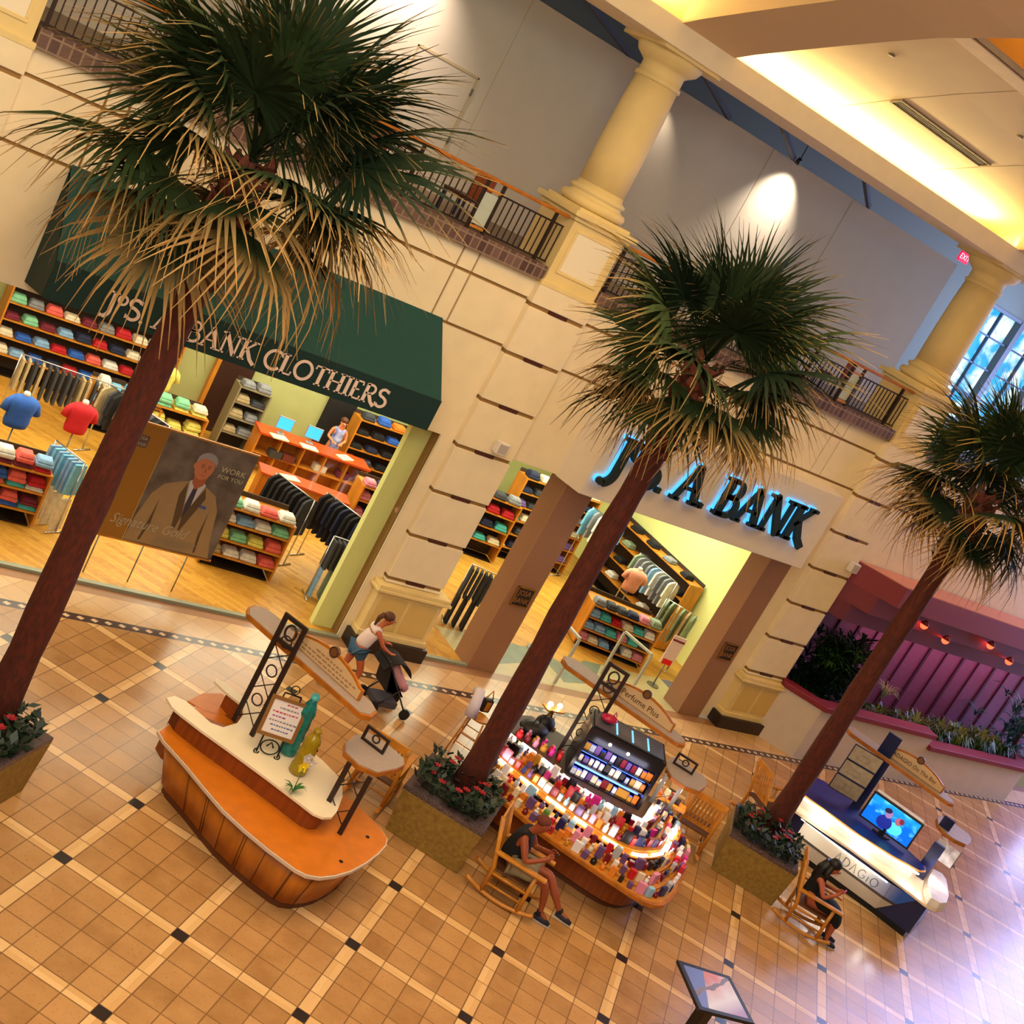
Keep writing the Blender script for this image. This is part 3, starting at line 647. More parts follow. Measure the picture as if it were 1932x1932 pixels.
def frond_mesh(seed, L=1.0, nseg=34, droop=.35, pet=.8, spread=135):
    rg = random.Random(seed); vs = []; fs = []; tips = []
    def strip(pts, ws, t0, t1, nrm):
        n0 = len(vs)
        for i, p in enumerate(pts):
            d = (pts[min(i + 1, len(pts) - 1)] - pts[max(0, i - 1)]).normalized(); s_ = d.cross(nrm).normalized() * ws[i]
            for q in (p - s_, p + s_): vs.append(q); tips.append(t0 + (t1 - t0) * i / (len(pts) - 1))
        for i in range(len(pts) - 1): fs.append((n0 + 2 * i, n0 + 2 * i + 1, n0 + 2 * i + 3, n0 + 2 * i + 2))
    up = Vector((0, 0, 1))
    pp = [Vector((0, pet * t, -.10 * t * t * pet)) for t in (0, .25, .5, .75, 1)]
    strip(pp, [.035, .022, .018, .015, .014], .1, .3, up)
    c0 = pp[-1]
    for k in range(nseg):
        a = R(-spread + 2 * spread * k / (nseg - 1)) + rg.uniform(-.03, .03)
        l = L * (1 - .25 * abs(a / R(spread)) ** 2) * rg.uniform(.85, 1.08)
        d = Vector((sin(a), cos(a), 0)); fold = abs(a) * .12
        pts = []
        dr = droop * rg.uniform(.6, 1.5)
        for t in (0, .25, .5, .75, 1):
            z = -fold * t * l - dr * l * max(0, t - .35) ** 1.6 * 1.5
            pts.append(c0 + d * l * t * (1 - .12 * t * t * dr * 2) + Vector((0, 0, z)))
        w_ = l * sin(R(2 * spread / nseg) / 2) * .40
        nrm = (Vector((0, 0, 1)) + Vector((rg.uniform(-.5, .5), rg.uniform(-.3, .3), 0))).normalized()
        strip(pts, [.008, w_ * 1.3, w_ * .85, w_ * .32, .002], .25, 1.05, nrm)
    me = bpy.data.meshes.new('frond'); me.from_pydata([tuple(v) for v in vs], [], fs); me.materials.append(LEAFM)
    a_ = me.attributes.new('tip', 'FLOAT', 'POINT'); a_.data.foreach_set('value', tips)
    return me
FM = [frond_mesh(1, 1.05, 46, .2), frond_mesh(2, 1.15, 46, .45), frond_mesh(3, 1.0, 44, .6, .75), frond_mesh(4, 1.2, 46, .3, .9)]
def palm(label, x, y, ztop, scale, lean=(0, 0), seed=1, n=40, dead=.0):
    rg = random.Random(seed); t = thing('palm_tree', label, 'palm tree', (x, y, .7), group='tall fan palms')
    H = ztop - .7
    b = MB(); pts = []; rs = []
    for i in range(15):
        f = i / 14; pts.append((lean[0] * f + .015 * sin(f * 9), lean[1] * f, H * f)); rs.append(.215 - .045 * f + .012 * sin(i * 2.3) + (.05 if i == 0 else 0))
    b.tube(pts, rs, 20); b.build('trunk', TRUNK, t)
    top = Vector(pts[-1])
    b = MB()
    for i in range(46):
        f = i / 46; a = i * 2.4; z = H * (.80 + .2 * f); r_ = .17 + .05 * f; base = Vector((lean[0] * (.8 + .2 * f), lean[1] * (.8 + .2 * f), z)); d = Vector((cos(a), sin(a), 0))
        s_ = Vector((-sin(a), cos(a), 0)) * .07
        p0 = base + d * (r_ - .06); p1 = base + d * (r_ + .06) + Vector((0, 0, .12)); p2 = base + d * (r_ + .1) + Vector((0, 0, .24))
        b.add([p0 - s_, p0 + s_, p1 + s_ * .8, p1 - s_ * .8, p2 + s_ * .3, p2 - s_ * .3, p0 - s_ + d * .05 - Vector((0, 0, .03)), p0 + s_ + d * .05 - Vector((0, 0, .03)), p1 + s_ * .8 + d * .04, p1 - s_ * .8 + d * .04],
              [(0, 1, 2, 3), (3, 2, 4, 5), (6, 7, 8, 9), (9, 8, 4, 5), (0, 3, 9, 6), (1, 7, 8, 2)])
    b.build('leaf_bases', BOOT, t)
    g = [i * 2.39996 for i in range(n)]
    for i in range(n):
        f = i / (n - 1)                     # 0 low/drooping .. 1 top/upright
        el = R(-34 + 112 * f ** .9 + rg.uniform(-9, 9)); az = g[i] + rg.uniform(-.2, .2)
        me = FM[2] if f < .25 else FM[1] if f < .5 else FM[3] if f < .75 else FM[0]
        o = bpy.data.objects.new('frond', me); COL.objects.link(o); o.parent = t
        s_ = scale * rg.uniform(.88, 1.1) * (1.05 if f < .7 else .95)
        dr_ = max(0, 1 - f * 1.5) if rg.random() < .8 else .1; o.color = (dr_, dr_, dr_, 1)
        o.location = top + Vector((0, 0, -.25 + .5 * f)); o.scale = (s_,) * 3
        o.rotation_euler = (Matrix.Rotation(az, 3, 'Z') @ Matrix.Rotation(el, 3, 'X') @ Matrix.Rotation(rg.uniform(-.5, .5), 3, 'Y')).to_euler()
    return t
palm('largest fan palm, in front of the green awning', -.92, 1.5, 8.25, 1.27, (.12, 0), 3, 40)
palm('middle fan palm between the front kiosk and the perfume kiosk', 6.42, 1.55, 8.25, 1.2, (.05, .1), 5, 34)
palm('fan palm behind the seated woman, by the maroon canopy', 13.85, 1.65, 8.25, 1.22, (.1, .1), 8, 34)
# ------------------------------------------------------------------ planters
def planter(label, cx, cy, flabel):
    t = thing('stone_planter', label, 'planter', (cx, cy, 0), R(-45), group='square stone planters'); h = .69
    b = MB(); b.prism([(-h + .06, -h + .06), (h - .06, -h + .06), (h - .06, h - .06), (-h + .06, h - .06)], 0, .76, [(-h, -h), (h, -h), (h, h), (-h, h)]); b.build('box', LIME, t, .01)
    b = MB()
    for p in (((-h, -h), (h, -h + .2)), ((-h, h - .2), (h, h)), ((-h, -h + .2), (-h + .2, h - .2)), ((h - .2, -h + .2), (h, h - .2))): b.box(p[0][0], p[1][0], p[0][1], p[1][1], .761, .84)
    b.build('granite_rim', GRANITED, t, .006)
    b = MB(); b.box(-h + .2, h - .2, -h + .2, h - .2, .77, .8); b.build('soil', SOIL, t)
    rg = random.Random(int(cx * 10)); b = MB()
    for k in range(420):
        a = rg.uniform(0, 2 * pi); r_ = .16 + .5 * sqrt(rg.random()); px, py = r_ * cos(a), r_ * sin(a); px = max(-.6, min(.6, px * 1.15)); py = max(-.6, min(.6, py * 1.15))
        z = .84 + rg.uniform(0, .22); d = Vector((rg.uniform(-1, 1), rg.uniform(-1, 1), rg.uniform(.1, .9))).normalized(); l = rg.uniform(.1, .2); s_ = d.cross(Vector((0, 0, 1))).normalized() * l * .28
        p = Vector((px, py, z)); b.add([p, p + d * l * .5 + s_, p + d * l, p + d * l * .5 - s_], [(0, 1, 2, 3)])
    o = b.build('leafy_foliage', mat('dark_leaves', '18301c', .5, noise=.4, scale=5), t); o['kind'] = 'stuff'
    for k in range(15):
        a = k * 2.4; r_ = .3 + .28 * ((k * 7) % 5) / 5; px, py = r_ * cos(a), r_ * sin(a); b = MB(); z = 1.02 + .05 * (k % 3)
        for j in range(7):
            aa = j * .9; d = Vector((cos(aa), sin(aa), .35)).normalized() * .075; s_ = Vector((-sin(aa), cos(aa), 0)) * .03; p = Vector((px, py, z))
            b.add([p, p + d * .6 + s_, p + d, p + d * .6 - s_], [(0, 1, 2, 3)])
        b.ball((px, py, z + .012), .022, 8); b.build('red_flower', mat('red_petals', '9c1020', .6), t)
planter('stone planter holding the largest palm, cut off at photo edge', -1.2, 1.2, '')
planter('stone planter with red flowers behind the seated man', 6.08, 1.28, '')
planter('stone planter with red flowers behind the seated woman', 13.28, 1.22, '')
# ------------------------------------------------------------------ shrubs by mauve wall
def leafplant(mb, c, h, n, rg, wid=.05, spread=.5):
    for k in range(n):
        a = rg.uniform(0, 2 * pi); l = h * rg.uniform(.7, 1.1); o = Vector((cos(a), sin(a), 0)); s_ = Vector((-sin(a), cos(a), 0)) * wid; c_ = Vector(c)
        p = [c_, c_ + o * l * .25 * spread + Vector((0, 0, l * .5)), c_ + o * l * .65 * spread + Vector((0, 0, l * .75)), c_ + o * l * 1.1 * spread + Vector((0, 0, l * rg.uniform(.45, .8)))]
        mb.add([p[0] - s_ * .4, p[0] + s_ * .4, p[1] + s_, p[1] - s_, p[2] + s_ * .8, p[2] - s_ * .8, p[3]], [(0, 1, 2, 3), (3, 2, 4, 5), (5, 4, 6)])
SH = [mat('shrub_dark', '16301c', .4, noise=.4, scale=4), mat('shrub_mid', '3c6426', .4, noise=.4, scale=4), mat('shrub_yellow', '6c8a2c', .4, noise=.4, scale=4)]
rg = random.Random(4)
t = thing('dense_bush', 'tall dense dark green bush in the planter beside pier', 'bush', (20.3, 7.2, .85))
b = MB((20.3, 7.2, .85))
for k in range(150):
    u, v, w_ = rg.gauss(0, .5), max(-.5, min(.5, rg.gauss(0, .3))), rg.uniform(0, 1)
    leafplant(b, (20.4 + u * (1.1 - .4 * w_), 7.25 + v, 1.0 + 1.75 * w_), .42, 9, rg, .035, 1.4)
b.build('foliage', SH[0], t)
b = MB((20.3, 7.2, .85))
for k in range(16): leafplant(b, (20.2 + rg.gauss(0, .35), 6.9 + rg.gauss(0, .2), 2.0 + rg.uniform(0, .8)), .4, 9, rg, .035, 1.3)
b.build('bright_leaves', SH[1], t)
b = MB((20.3, 7.2, .85)); b.tube([(20.3, 7.3, .85), (20.35, 7.25, 1.6), (20.3, 7.2, 2.6)], .05, 8); b.build('stem', BOOT, t)
pl_ = [(21.3 + .5 * k, 6.75 + .15 * (k % 2), 1.15, .5, 1 if k % 3 else 0) for k in range(5)] + [(23.9 + .52 * k, 6.7 + .2 * (k % 2), .95, .75, 2 if k % 3 == 1 else 1) for k in range(9)]
where_ = ['beside the dense bush', 'second along from the dense bush', 'third along from the dense bush', 'fourth along from the dense bush', 'at the step in the planter wall', 'just past the step in the planter wall', 'second past the step', 'third past the step', 'fourth past the step', 'fifth past the step', 'sixth past the step', 'seventh past the step', 'eighth past the step', 'last in the row, by the blue light']
for k, (x, y, z, h, mi) in enumerate(pl_):
    b = MB((x, y, z)); leafplant(b, (x, y, z - .2), h + .2, 70, rg, .03, .55)
    for q in range(3): leafplant(b, (x + rg.uniform(-.14, .14), y + rg.uniform(-.14, .14), z - .15), h, 30, rg, .028, .55)
    tag(b.build('leafy_plant', SH[mi]), 'broad leaved green plant, ' + where_[k], 'plant', 'plants along the mauve wall')
t = thing('blue_lit_shrub', 'loose shrub in blue light at the far planter end', 'shrub', (29.3, 7.0, .9))
b = MB((29.3, 7, .9))
for k in range(60): leafplant(b, (29.3 + rg.gauss(0, .5), 7.0 + rg.gauss(0, .4), 1.0 + rg.uniform(0, 1.6)), .4, 8, rg, .03, 1.4)
b.build('foliage', mat('shrub_blue_lit', '2a6a6a', .5, noise=.4, scale=4), t); b = MB((29.3, 7, .9)); b.tube([(29.3, 7, .6), (29.3, 7, 2.3)], .05, 8); b.build('stem', BOOT, t)  # teal leaf colour has the blue light painted in
t = thing('fountain_grass', 'small pale spiky grass tuft in front of mauve wall', 'plant', (22.9, 7.3, .85))
b = MB((22.9, 7.3, .85)); leafplant(b, (22.9, 7.3, 1.5), .6, 60, rg, .012, .8); b.build('blades', mat('pale_blades', '8fa07c', .6), t); b = MB((22.9, 7.3, .85)); b.tube([(22.9, 7.3, .85), (22.9, 7.3, 1.55)], .03, 8); b.build('stem', BOOT, t)
# ------------------------------------------------------------------ kiosks
def rotm(a): return Matrix.Rotation(R(a), 2)
def xf(mid, da):
    M2 = rotm(da)
    def f(x, y):
        q = M2 @ Vector((x - 2.65, y - 1.47)); return (q.x + mid[0], q.y + mid[1])
    return f
def shrink(poly, k):
    cx = sum(p[0] for p in poly) / len(poly); cy = sum(p[1] for p in poly) / len(poly)
    return [(cx + (p[0] - cx) * k, cy + (p[1] - cy) * k) for p in poly]
def resample(pts, n):
    pts = [Vector(p) for p in pts]; L = [0]
    for a, b_ in zip(pts, pts[1:]): L.append(L[-1] + (b_ - a).length)
    out = []
    for i in range(n):
        s_ = L[-1] * i / (n - 1)
        for k in range(len(pts) - 1):
            if s_ <= L[k + 1] + 1e-9:
                out.append(pts[k].lerp(pts[k + 1], (s_ - L[k]) / max(1e-9, L[k + 1] - L[k]))); break
    return out
def lattice_post(t, off, a, c, z0, z1, head, m, rings=True):
    """two flat uprights from plan points a,c with crossed bars and rings between"""
    a = Vector((*a, 0)); c = Vector((*c, 0)); d = (c - a).normalized(); nrm = d.cross(Vector((0, 0, 1)))
    for p in (a, c):
        b = MB(off); b.beam(p + Vector((0, 0, z0)), p + Vector((0, 0, z1)), .07, .035, d.cross(Vector((0, 0, 1)))); b.build('upright', m, t)
    b = MB(off); z = z0 + .1; w_ = (c - a).length
    while z < z1 - head - .1:
        zz = min(z + .3, z1 - head)
        for p, q, u, v in ((a, c, z, zz), (c, a, z, zz)): b.tube([p + Vector((0, 0, u)), q + Vector((0, 0, v))], .009, 5)
        if rings:
            mid = (a + c) / 2 + Vector((0, 0, zz + .09)); b.tube([mid + d * cos(k * pi / 8) * .085 + Vector((0, 0, sin(k * pi / 8) * .085)) for k in range(17)], .012, 5)
        z = zz + .18
    b.build('lattice_infill', m, t)
    if head:
        b = MB(off); a2 = a + Vector((0, 0, z1 - head)); c2 = c + Vector((0, 0, z1 - head))
        b.beam(a2 + Vector((0, 0, head - .03)), c2 + Vector((0, 0, head - .03)), .04, .06); b.beam(a2 + Vector((0, 0, .03)), c2 + Vector((0, 0, .03)), .04, .06)
        mid = (a + c) / 2 + Vector((0, 0, z1 - head * .5)); b.tube([mid + d * cos(k * pi / 8) * .09 + Vector((0, 0, sin(k * pi / 8) * .11)) for k in range(17)], .018, 5)
        b.build('post_head', m, t)
def sign_beam(t, off, f, words, z=2.33, panel_post=None):
    poly = [f(*p) for p in [(2.15, 2.52), (2.22, 2.72), (2.36, 2.84), (2.52, 2.82), (2.62, 2.7), (2.78, 2.3), (3.05, 1.6), (3.3, 1.05), (3.48, .72), (3.47, .52), (3.32, .38), (3.16, .4)]]
    b = MB(off); b.prism(poly, z, z + .075); b.build('beam_edge', WOOD, t, .006)
    b = MB(off); b.prism(shrink(poly, .97), z + .0755, z + .085); b.build('beam_top', TAUPE, t)
    A = Vector((*f(2.66, 1.98), z + .085)); B = Vector((*f(3.24, .70), z + .085)); d = (B - A).normalized(); n_ = d.cross(Vector((0, 0, 1))); 
    if n_.y > 0: n_ = -n_
    Lg = (B - A).length
    def arch(s0, s1, h0, h1, g):
        pts = [A + d * (s0), A + d * s0 + Vector((0, 0, h0))]
        for k in range(9):
            q = k / 8; pts.append(A + d * (s0 + (s1 - s0) * (.04 + .92 * q)) + Vector((0, 0, h0 + (h1 - h0) * (sin(pi * q) ** .8))))
        pts += [A + d * s1 + Vector((0, 0, h0)), A + d * s1]
        return [p + n_ * g for p in pts]
    b = MB(off); b.plate(arch(0, Lg, .17, .33, -.02), .04, n_); b.build('plaque_frame', WOOD, t)
    b = MB(off); b.plate([p + Vector((0, 0, .012)) for p in arch(.03, Lg - .03, .135, .28, .0205)], .006, n_); b.build('plaque_face', mat('plaque_beige', 'd8b384', .6), t)
    mid = A + d * Lg * .52 + Vector((0, 0, .33)) + n_ * .01
    b = MB(off); M3 = Matrix((d, Vector((0, 0, 1)), n_)).transposed()
    b.add([mid + M3 @ Vector((.075 * cos(k * pi / 8), .075 * sin(k * pi / 8), zz)) for zz in (-.02, .035) for k in range(16)], [list(range(16)), list(range(31, 15, -1))] + [[k, (k + 1) % 16, 16 + (k + 1) % 16, 16 + k] for k in range(16)])
    o = b.build('medallion', mat('medallion_brown', '7a4a1c', .5), t)
    b = MB(off); b.tube([mid + M3 @ Vector((.07 * cos(k * pi / 8), .07 * sin(k * pi / 8), .035)) for k in range(17)], .012, 5); b.build('medallion_rim', mat('dark_rim', '3c2412', .5), o)
    tm = mat('plaque_text', '5c3a22', .6)
    if words:
        c0 = A + d * Lg * .5 + Vector((0, 0, .125)) + n_ * .029
        M4 = Matrix((d, Vector((0, 0, 1)), n_)).transposed().to_4x4(); M4.translation = c0 - Vector(off)
        text_obj('lettering', words, .155 if len(words) < 14 else .125, M4, tm, t, .002, xs=.95 if len(words) < 14 else .9)
    else:
        b = MB(off); rg = random.Random(2)
        for row, (s0, s1) in enumerate(((.15, .85), (.12, .9), (.32, .7))):
            s_ = s0 * Lg
            while s_ < s1 * Lg:
                l_ = rg.uniform(.03, .09); q = A + d * s_ + Vector((0, 0, .06 + row * .06)) + n_ * .029
                b.beam(q, q + d * l_, .022, .003, n_); s_ += l_ + .025
        o = b.build('script_marks', mat('faded_text', 'a37a55', .7), t); o['kind'] = 'stuff'
def end_canopy(t, off, f, z=1.74, frame=True, m=TAUPE):
    poly = [f(*p) for p in [(3.27, .48), (3.36, .7), (3.6, .93), (3.9, 1.07), (4.12, .86), (4.27, .54), (4.2, .38), (4.02, .26), (3.64, .1), (3.38, .22)]]
    b = MB(off); b.prism(poly, z - .07, z); b.build('canopy_edge', WOOD, t, .006)
    b = MB(off); b.prism(shrink(poly, .97), z + .0005, z + .012); b.build('canopy_top', m, t)
    if frame:
        A = Vector((*f(3.70, .88), z + .012)); B = Vector((*f(3.92, .55), z + .012)); d = (B - A).normalized()
        b = MB(off); L_ = (B - A).length
        for u0, u1, v0, v1 in ((0, L_, 0, .035), (0, L_, .2, .235), (0, .04, .035, .2), (L_ - .04, L_, .035, .2)):
            b.plate([A + d * u0 + Vector((0, 0, v0)), A + d * u1 + Vector((0, 0, v0)), A + d * u1 + Vector((0, 0, v1)), A + d * u0 + Vector((0, 0, v1))], .03, d.cross(Vector((0, 0, 1))))
        b.build('square_frame', BRONZE, t)
        b = MB(off); q = A + d * L_ / 2 + Vector((0, 0, .118)); b.tube([q + d * cos(k * pi / 6) * .055 + Vector((0, 0, sin(k * pi / 6) * .055)) for k in range(13)], .014, 5); b.build('ring_ornament', BRONZE, t)
# ---- front kiosk
off = (2.9, 1.0, 0)
K1 = thing('retail_kiosk', 'empty orange and cream kiosk with lattice post, nearest the photo corner palm', 'kiosk', off)
L1 = [(1.33, 1.83), (1.36, 1.62), (1.55, 1.14), (1.7, .68), (1.85, .26), (2.05, -.1), (2.27, -.43), (2.55, -.78), (2.68, -.87), (2.87, -.89), (3.12, -.83), (3.39, -.72), (3.72, -.52), (4.02, -.29), (4.22, -.1), (4.3, .05), (4.28, .25), (4.2, .45), (4.06, .78), (3.5, 1.3), (2.5, 2.5), (2.1, 2.6), (1.6, 2.1)]
b = MB(off); b.prism(shrink(L1, .80), 0, .1); b.build('plinth', mat('plinth_brown', '5a2c10', .5), K1)
b = MB(off); b.prism(shrink(L1, .82), .1, .71, shrink(L1, .93), True); b.build('base_panels', WOOD, K1)
b = MB(off)
B0, B1 = shrink(L1, .825), shrink(L1, .935)
for k in (2, 3, 4, 5, 6, 7, 9, 12):
    for q in (0, .12): 
        if k in (3, 5, 7) or q == 0:
            b.tube([(B0[k][0] * (1 - q) + B0[k + 1][0] * q, B0[k][1] * (1 - q) + B0[k + 1][1] * q, .1), (B1[k][0] * (1 - q) + B1[k + 1][0] * q, B1[k][1] * (1 - q) + B1[k + 1][1] * q, .71)], .005, 4)
b.build('panel_seams', mat('seam_dark', '5a2a0a', .6), K1)
b = MB(off); b.prism(L1, .70, .755); b.build('lower_edge_trim', mat('pale_edge', 'd8bfa8', .5), K1, .008)
b = MB(off); b.prism(shrink(L1, .985), .756, .762); b.build('lower_counter', mat('orange_laminate', 'd8781a', .35, noise=.15, scale=5), K1)
U1 = [(1.41, 2.17), (1.44, 1.95), (1.52, 1.82), (1.75, 1.5), (1.99, 1.21), (2.22, .92), (2.47, .6), (2.72, .26), (2.93, -.03), (3.05, -.09), (3.2, -.06), (3.33, .08), (3.55, .42), (3.7, .8), (3.54, 1.21), (3.2, 1.8), (2.8, 2.4), (2.48, 2.85), (2.37, 2.92), (2.32, 2.82), (2.42, 2.6), (2.62, 2.3), (2.56, 2.08), (2.38, 1.82), (2.12, 1.66), (1.95, 1.72), (1.82, 1.95), (1.69, 2.17), (1.55, 2.24)]
cx, cy = 2.75, 1.2
UB = [(cx + (p[0] - cx) * .9, cy + (p[1] - cy) * .9) for p in U1]
b = MB(off); b.prism(UB[:15], .763, 1.035); b.prism([UB[14], UB[15], UB[16], UB[17], UB[21], UB[23], UB[10]], .3, 1.034); b.prism([UB[0], UB[1], UB[4], UB[24], UB[26]], .3, 1.033); b.build('upper_body', WOODR, K1)
b = MB(off)
me_poly = U1
def tri_prism(b, poly, z0, z1):
    from mathutils.geometry import tessellate_polygon
    tr_ = tessellate_polygon([[Vector((*p, 0)) for p in poly]]); n = len(poly)
    b.add([(p[0], p[1], z0) for p in poly] + [(p[0], p[1], z1) for p in poly], [tuple(t_) for t_ in tr_] + [tuple(n + i for i in t_) for t_ in tr_] + [(i, (i + 1) % n, n + (i + 1) % n, n + i) for i in range(n)])
tri_prism(b, U1, 1.04, 1.075); b.build('upper_counter', LAMIN, K1)
b = MB(off); b.prism([(2.0, 2.68), (2.3, 2.95), (2.64, 3.04), (2.86, 2.72), (2.7, 2.52), (2.44, 2.46), (2.2, 2.5)], .74, .765); b.build('service_shelf', mat('orange_laminate', 'd8781a'), K1)
f1 = lambda x, y: (x, y)
lattice_post(K1, off, (2.34, 1.86), (2.52, 1.56), 1.075, 2.88, .42, BRONZE)
lattice_post(K1, off, (3.28, .28), (3.5, .02), .765, 1.72, 0, BRONZE, False)
sign_beam(K1, off, f1, None); end_canopy(K1, off, f1)
b = MB(off)
for x, y in ((3.3, -.55), (3.95, .02)): b.lathe([(.03, .765), (.03, .77)], (x, y, 0), 10)
b.build('cable_grommet', BLACK, K1)
# easel and sign on the counter
t = thing('easel_sign', 'wood framed handwritten price sign on scrolled black easel', 'sign', (2.6, 1.12, 1.076))
d = Vector((.86, -.1, 0)).normalized(); n_ = Vector((-.25, -.95, .3)).normalized()
d = Vector((.96, -.28, 0)).normalized(); upv = Vector((.12, .28, .95)).normalized(); n_ = d.cross(upv)
def S3(u, v, w_=0): return d * u + upv * v + n_ * w_
b = MB()
for u in (-.15, .15): b.tube([S3(u, .02), S3(u, .22), S3(u * .8, .9)], .012, 6)
b.tube([S3(0, .6), Vector((.1, .5, .01))], .01, 6)
b.tube([S3(.13 * cos(k * pi / 8), .13 + .1 * sin(k * pi / 8)) for k in range(17)], .01, 6)
for sg in (-1, 1): b.tube([S3(sg * (.15 + .035 * sin(k * .6)), .03 + .035 * cos(k * .6)) for k in range(9)], .01, 6)
b.tube([S3(.06 * cos(k * pi / 8), .97 + .06 * sin(k * pi / 8)) for k in range(17)], .008, 6); b.tube([S3(-.12, .9), S3(.12, .9)], .012, 6); b.tube([S3(-.05, .13), S3(.0, .2), S3(.05, .13)], .012, 6)
b.build('easel', BLACK, t)
b = MB()
for u0, u1, v0, v1 in ((-.27, .27, .27, .32), (-.27, .27, .79, .84), (-.27, -.22, .32, .79), (.22, .27, .32, .79)):
    b.plate([S3(u0, v0, .015), S3(u1, v0, .015), S3(u1, v1, .015), S3(u0, v1, .015)], .025, n_)
b.build('frame', mat('frame_wood', '8a5a22', .5), t)
b = MB(); b.plate([S3(-.22, .32, .018), S3(.22, .32, .018), S3(.22, .79, .018), S3(-.22, .79, .018)], .006, n_); b.build('sheet', mat('sheet_white', 'e8dcd8', .6), t)
inks = [mat('ink_red', 'c04868', .6), mat('ink_purple', 'a050a0', .6), mat('ink_blue', '5a6a98', .6), mat('ink_grey', '8c8290', .6)]
b = MB(); rg = random.Random(5)
for r_, (mi, u0, u1) in enumerate(((0, -.02, .14), (3, -.1, .16), (0, -.18, .18), (1, -.16, .02), (3, -.18, .18), (2, -.14, .16), (2, -.1, .14))):
    u = u0; b.cur = mi; v = .74 - r_ * .062
    while u < u1: l_ = rg.uniform(.02, .05); b.plate([S3(u, v, .0245), S3(u + l_, v + rg.uniform(-.005, .005), .0245), S3(u + l_, v + .022, .0245), S3(u, v + .02, .0245)], .001, n_); u += l_ + .012
b.build('handwriting', inks, t)
# coloured sand bottles and orchid
def bottle_vase(label, x, y, h, r_, m_, cap, seed):
    t = thing('bottle_vase', label, 'vase', (x, y, 1.076)); rg = random.Random(seed)
    b = MB(); prof = [(r_ * .8, 0), (r_, .03)]
    for k in range(10): q = k / 9; prof.append((r_ * (1 + .08 * sin(k * 2.6)) * (1 - .15 * q), .06 + q * h * .72))
    prof += [(r_ * .55, h * .86), (r_ * .4, h * .9), (r_ * .4, h * .93)]
    b.lathe(prof, n=20); b.build('body', m_, t)
    b = MB(); b.lathe([(r_ * .45, h * .93), (r_ * .5, h * .95), (r_ * .42, h)], n=14); b.build('cap', cap, t)
bottle_vase('tall teal glass bottle vase behind the easel sign', 2.98, 1.28, .98, .13, mat('teal_glass', '1f8a82', .2, noise=.5, scale=14), mat('teal_cap', '58d0d0', .3), 1)
bottle_vase('tall mustard yellow glass bottle vase behind the orchid', 2.98, .84, .72, .125, mat('mustard_glass', 'a88c08', .25, noise=.25, scale=14), mat('mustard_glass', 'a88c08'), 2)
t = thing('orchid_in_bowl', 'yellow and white orchid in a small glass bowl on cream counter', 'flower', (2.74, .36, 1.076))
b = MB(); b.lathe([(.05, 0), (.11, .03), (.13, .08), (.12, .11), (.125, .11), (.135, .08), (.115, .025), (.05, -.0)], n=20); b.build('glass_bowl', GLASS, t)
b = MB(); leafplant(b, (0, 0, .02), .13, 9, random.Random(2), .02, 1.2); b.build('leaves', mat('orchid_green', '2c6a30', .5), t)
b = MB(); b.tube([(0, 0, .02), (.01, .03, .2), (.04, .08, .34)], .006, 6); b.build('stem', SH[1], t)
for nm, c_, s_, m_ in (('yellow_bloom', (.03, .1, .36), .1, mat('petal_yellow', 'f4d818', .5)), ('white_bloom', (.1, .2, .44), .095, mat('petal_white', 'd8ccc8', .5)), ('white_bloom', (.17, .17, .37), .09, mat('petal_white', 'd8ccc8'))):
    b = MB(); c_ = Vector(c_)
    for j in range(5):
        a = j * 2 * pi / 5 + .4; dd = Vector((cos(a) * .8, -.2, sin(a))).normalized() * s_; ss = Vector((-sin(a), 0, cos(a))) * s_ * .38
        b.add([c_, c_ + dd * .5 + ss, c_ + dd, c_ + dd * .5 - ss], [(0, 1, 2, 3)])
    b.ball(c_ + Vector((0, -.02, 0)), .018, 8); b.build(nm, m_, t)
t = thing('black_tap', 'small black metal spout at the back of the cream counter', 'tap', (3.36, 1.3, 1.076)); b = MB(); b.tube([(0, 0, 0), (0, 0, .1), (.05, -.05, .12)], .02, 8); b.build('spout', BLACK, t)
# ---- perfume kiosk
mid2 = (9.19, 2.24); f2 = xf(mid2, 8); off = (9.3, 1.6, 0)
K2 = thing('perfume_kiosk', 'crowded lit perfume kiosk with tiered display and dark shelf cabinet', 'kiosk', off)
O = [(6.9, 1.86), (6.98, 1.6), (7.1, 1.25), (7.43, .62), (7.68, .28), (7.95, -.04), (8.22, -.36), (8.49, -.66), (8.65, -.8), (8.83, -.87), (9.05, -.85), (9.3, -.72), (9.53, -.56), (9.78, -.36), (10.02, -.16), (10.32, .12), (10.6, .42), (10.75, .75), (10.85, 1.05)]
I = [(7.62, 3.05), (7.79, 2.81), (8.1, 2.34), (8.38, 1.8), (8.64, 1.47), (9.01, 1.12), (9.41, .83), (9.55, .84), (9.7, .95), (9.9, 1.12), (10.15, 1.32), (10.35, 1.5)]
NP = 60; Or = resample(O, NP); Ir = resample(I, NP)
def ring(f): return [Or[i].lerp(Ir[i], f) for i in range(NP)]
def band(b, f0, f1, z0, z1, thick=.03):
    A_, B_ = ring(f0), ring(f1)
    for i in range(NP - 1):
        p = [A_[i], A_[i + 1], B_[i + 1], B_[i]]; zz = (z0, z0, z1, z1)
        b.add([(q.x, q.y, h) for q, h in zip(p, zz)] + [(q.x, q.y, h - thick) for q, h in zip(p, zz)], [(0, 1, 2, 3), (7, 6, 5, 4), (0, 4, 5, 1), (2, 6, 7, 3)])
b = MB(off); back = [Vector((10.6, 2.0)), Vector((9.9, 3.0)), Vector((8.9, 4.0)), Vector((8.2, 3.7))]
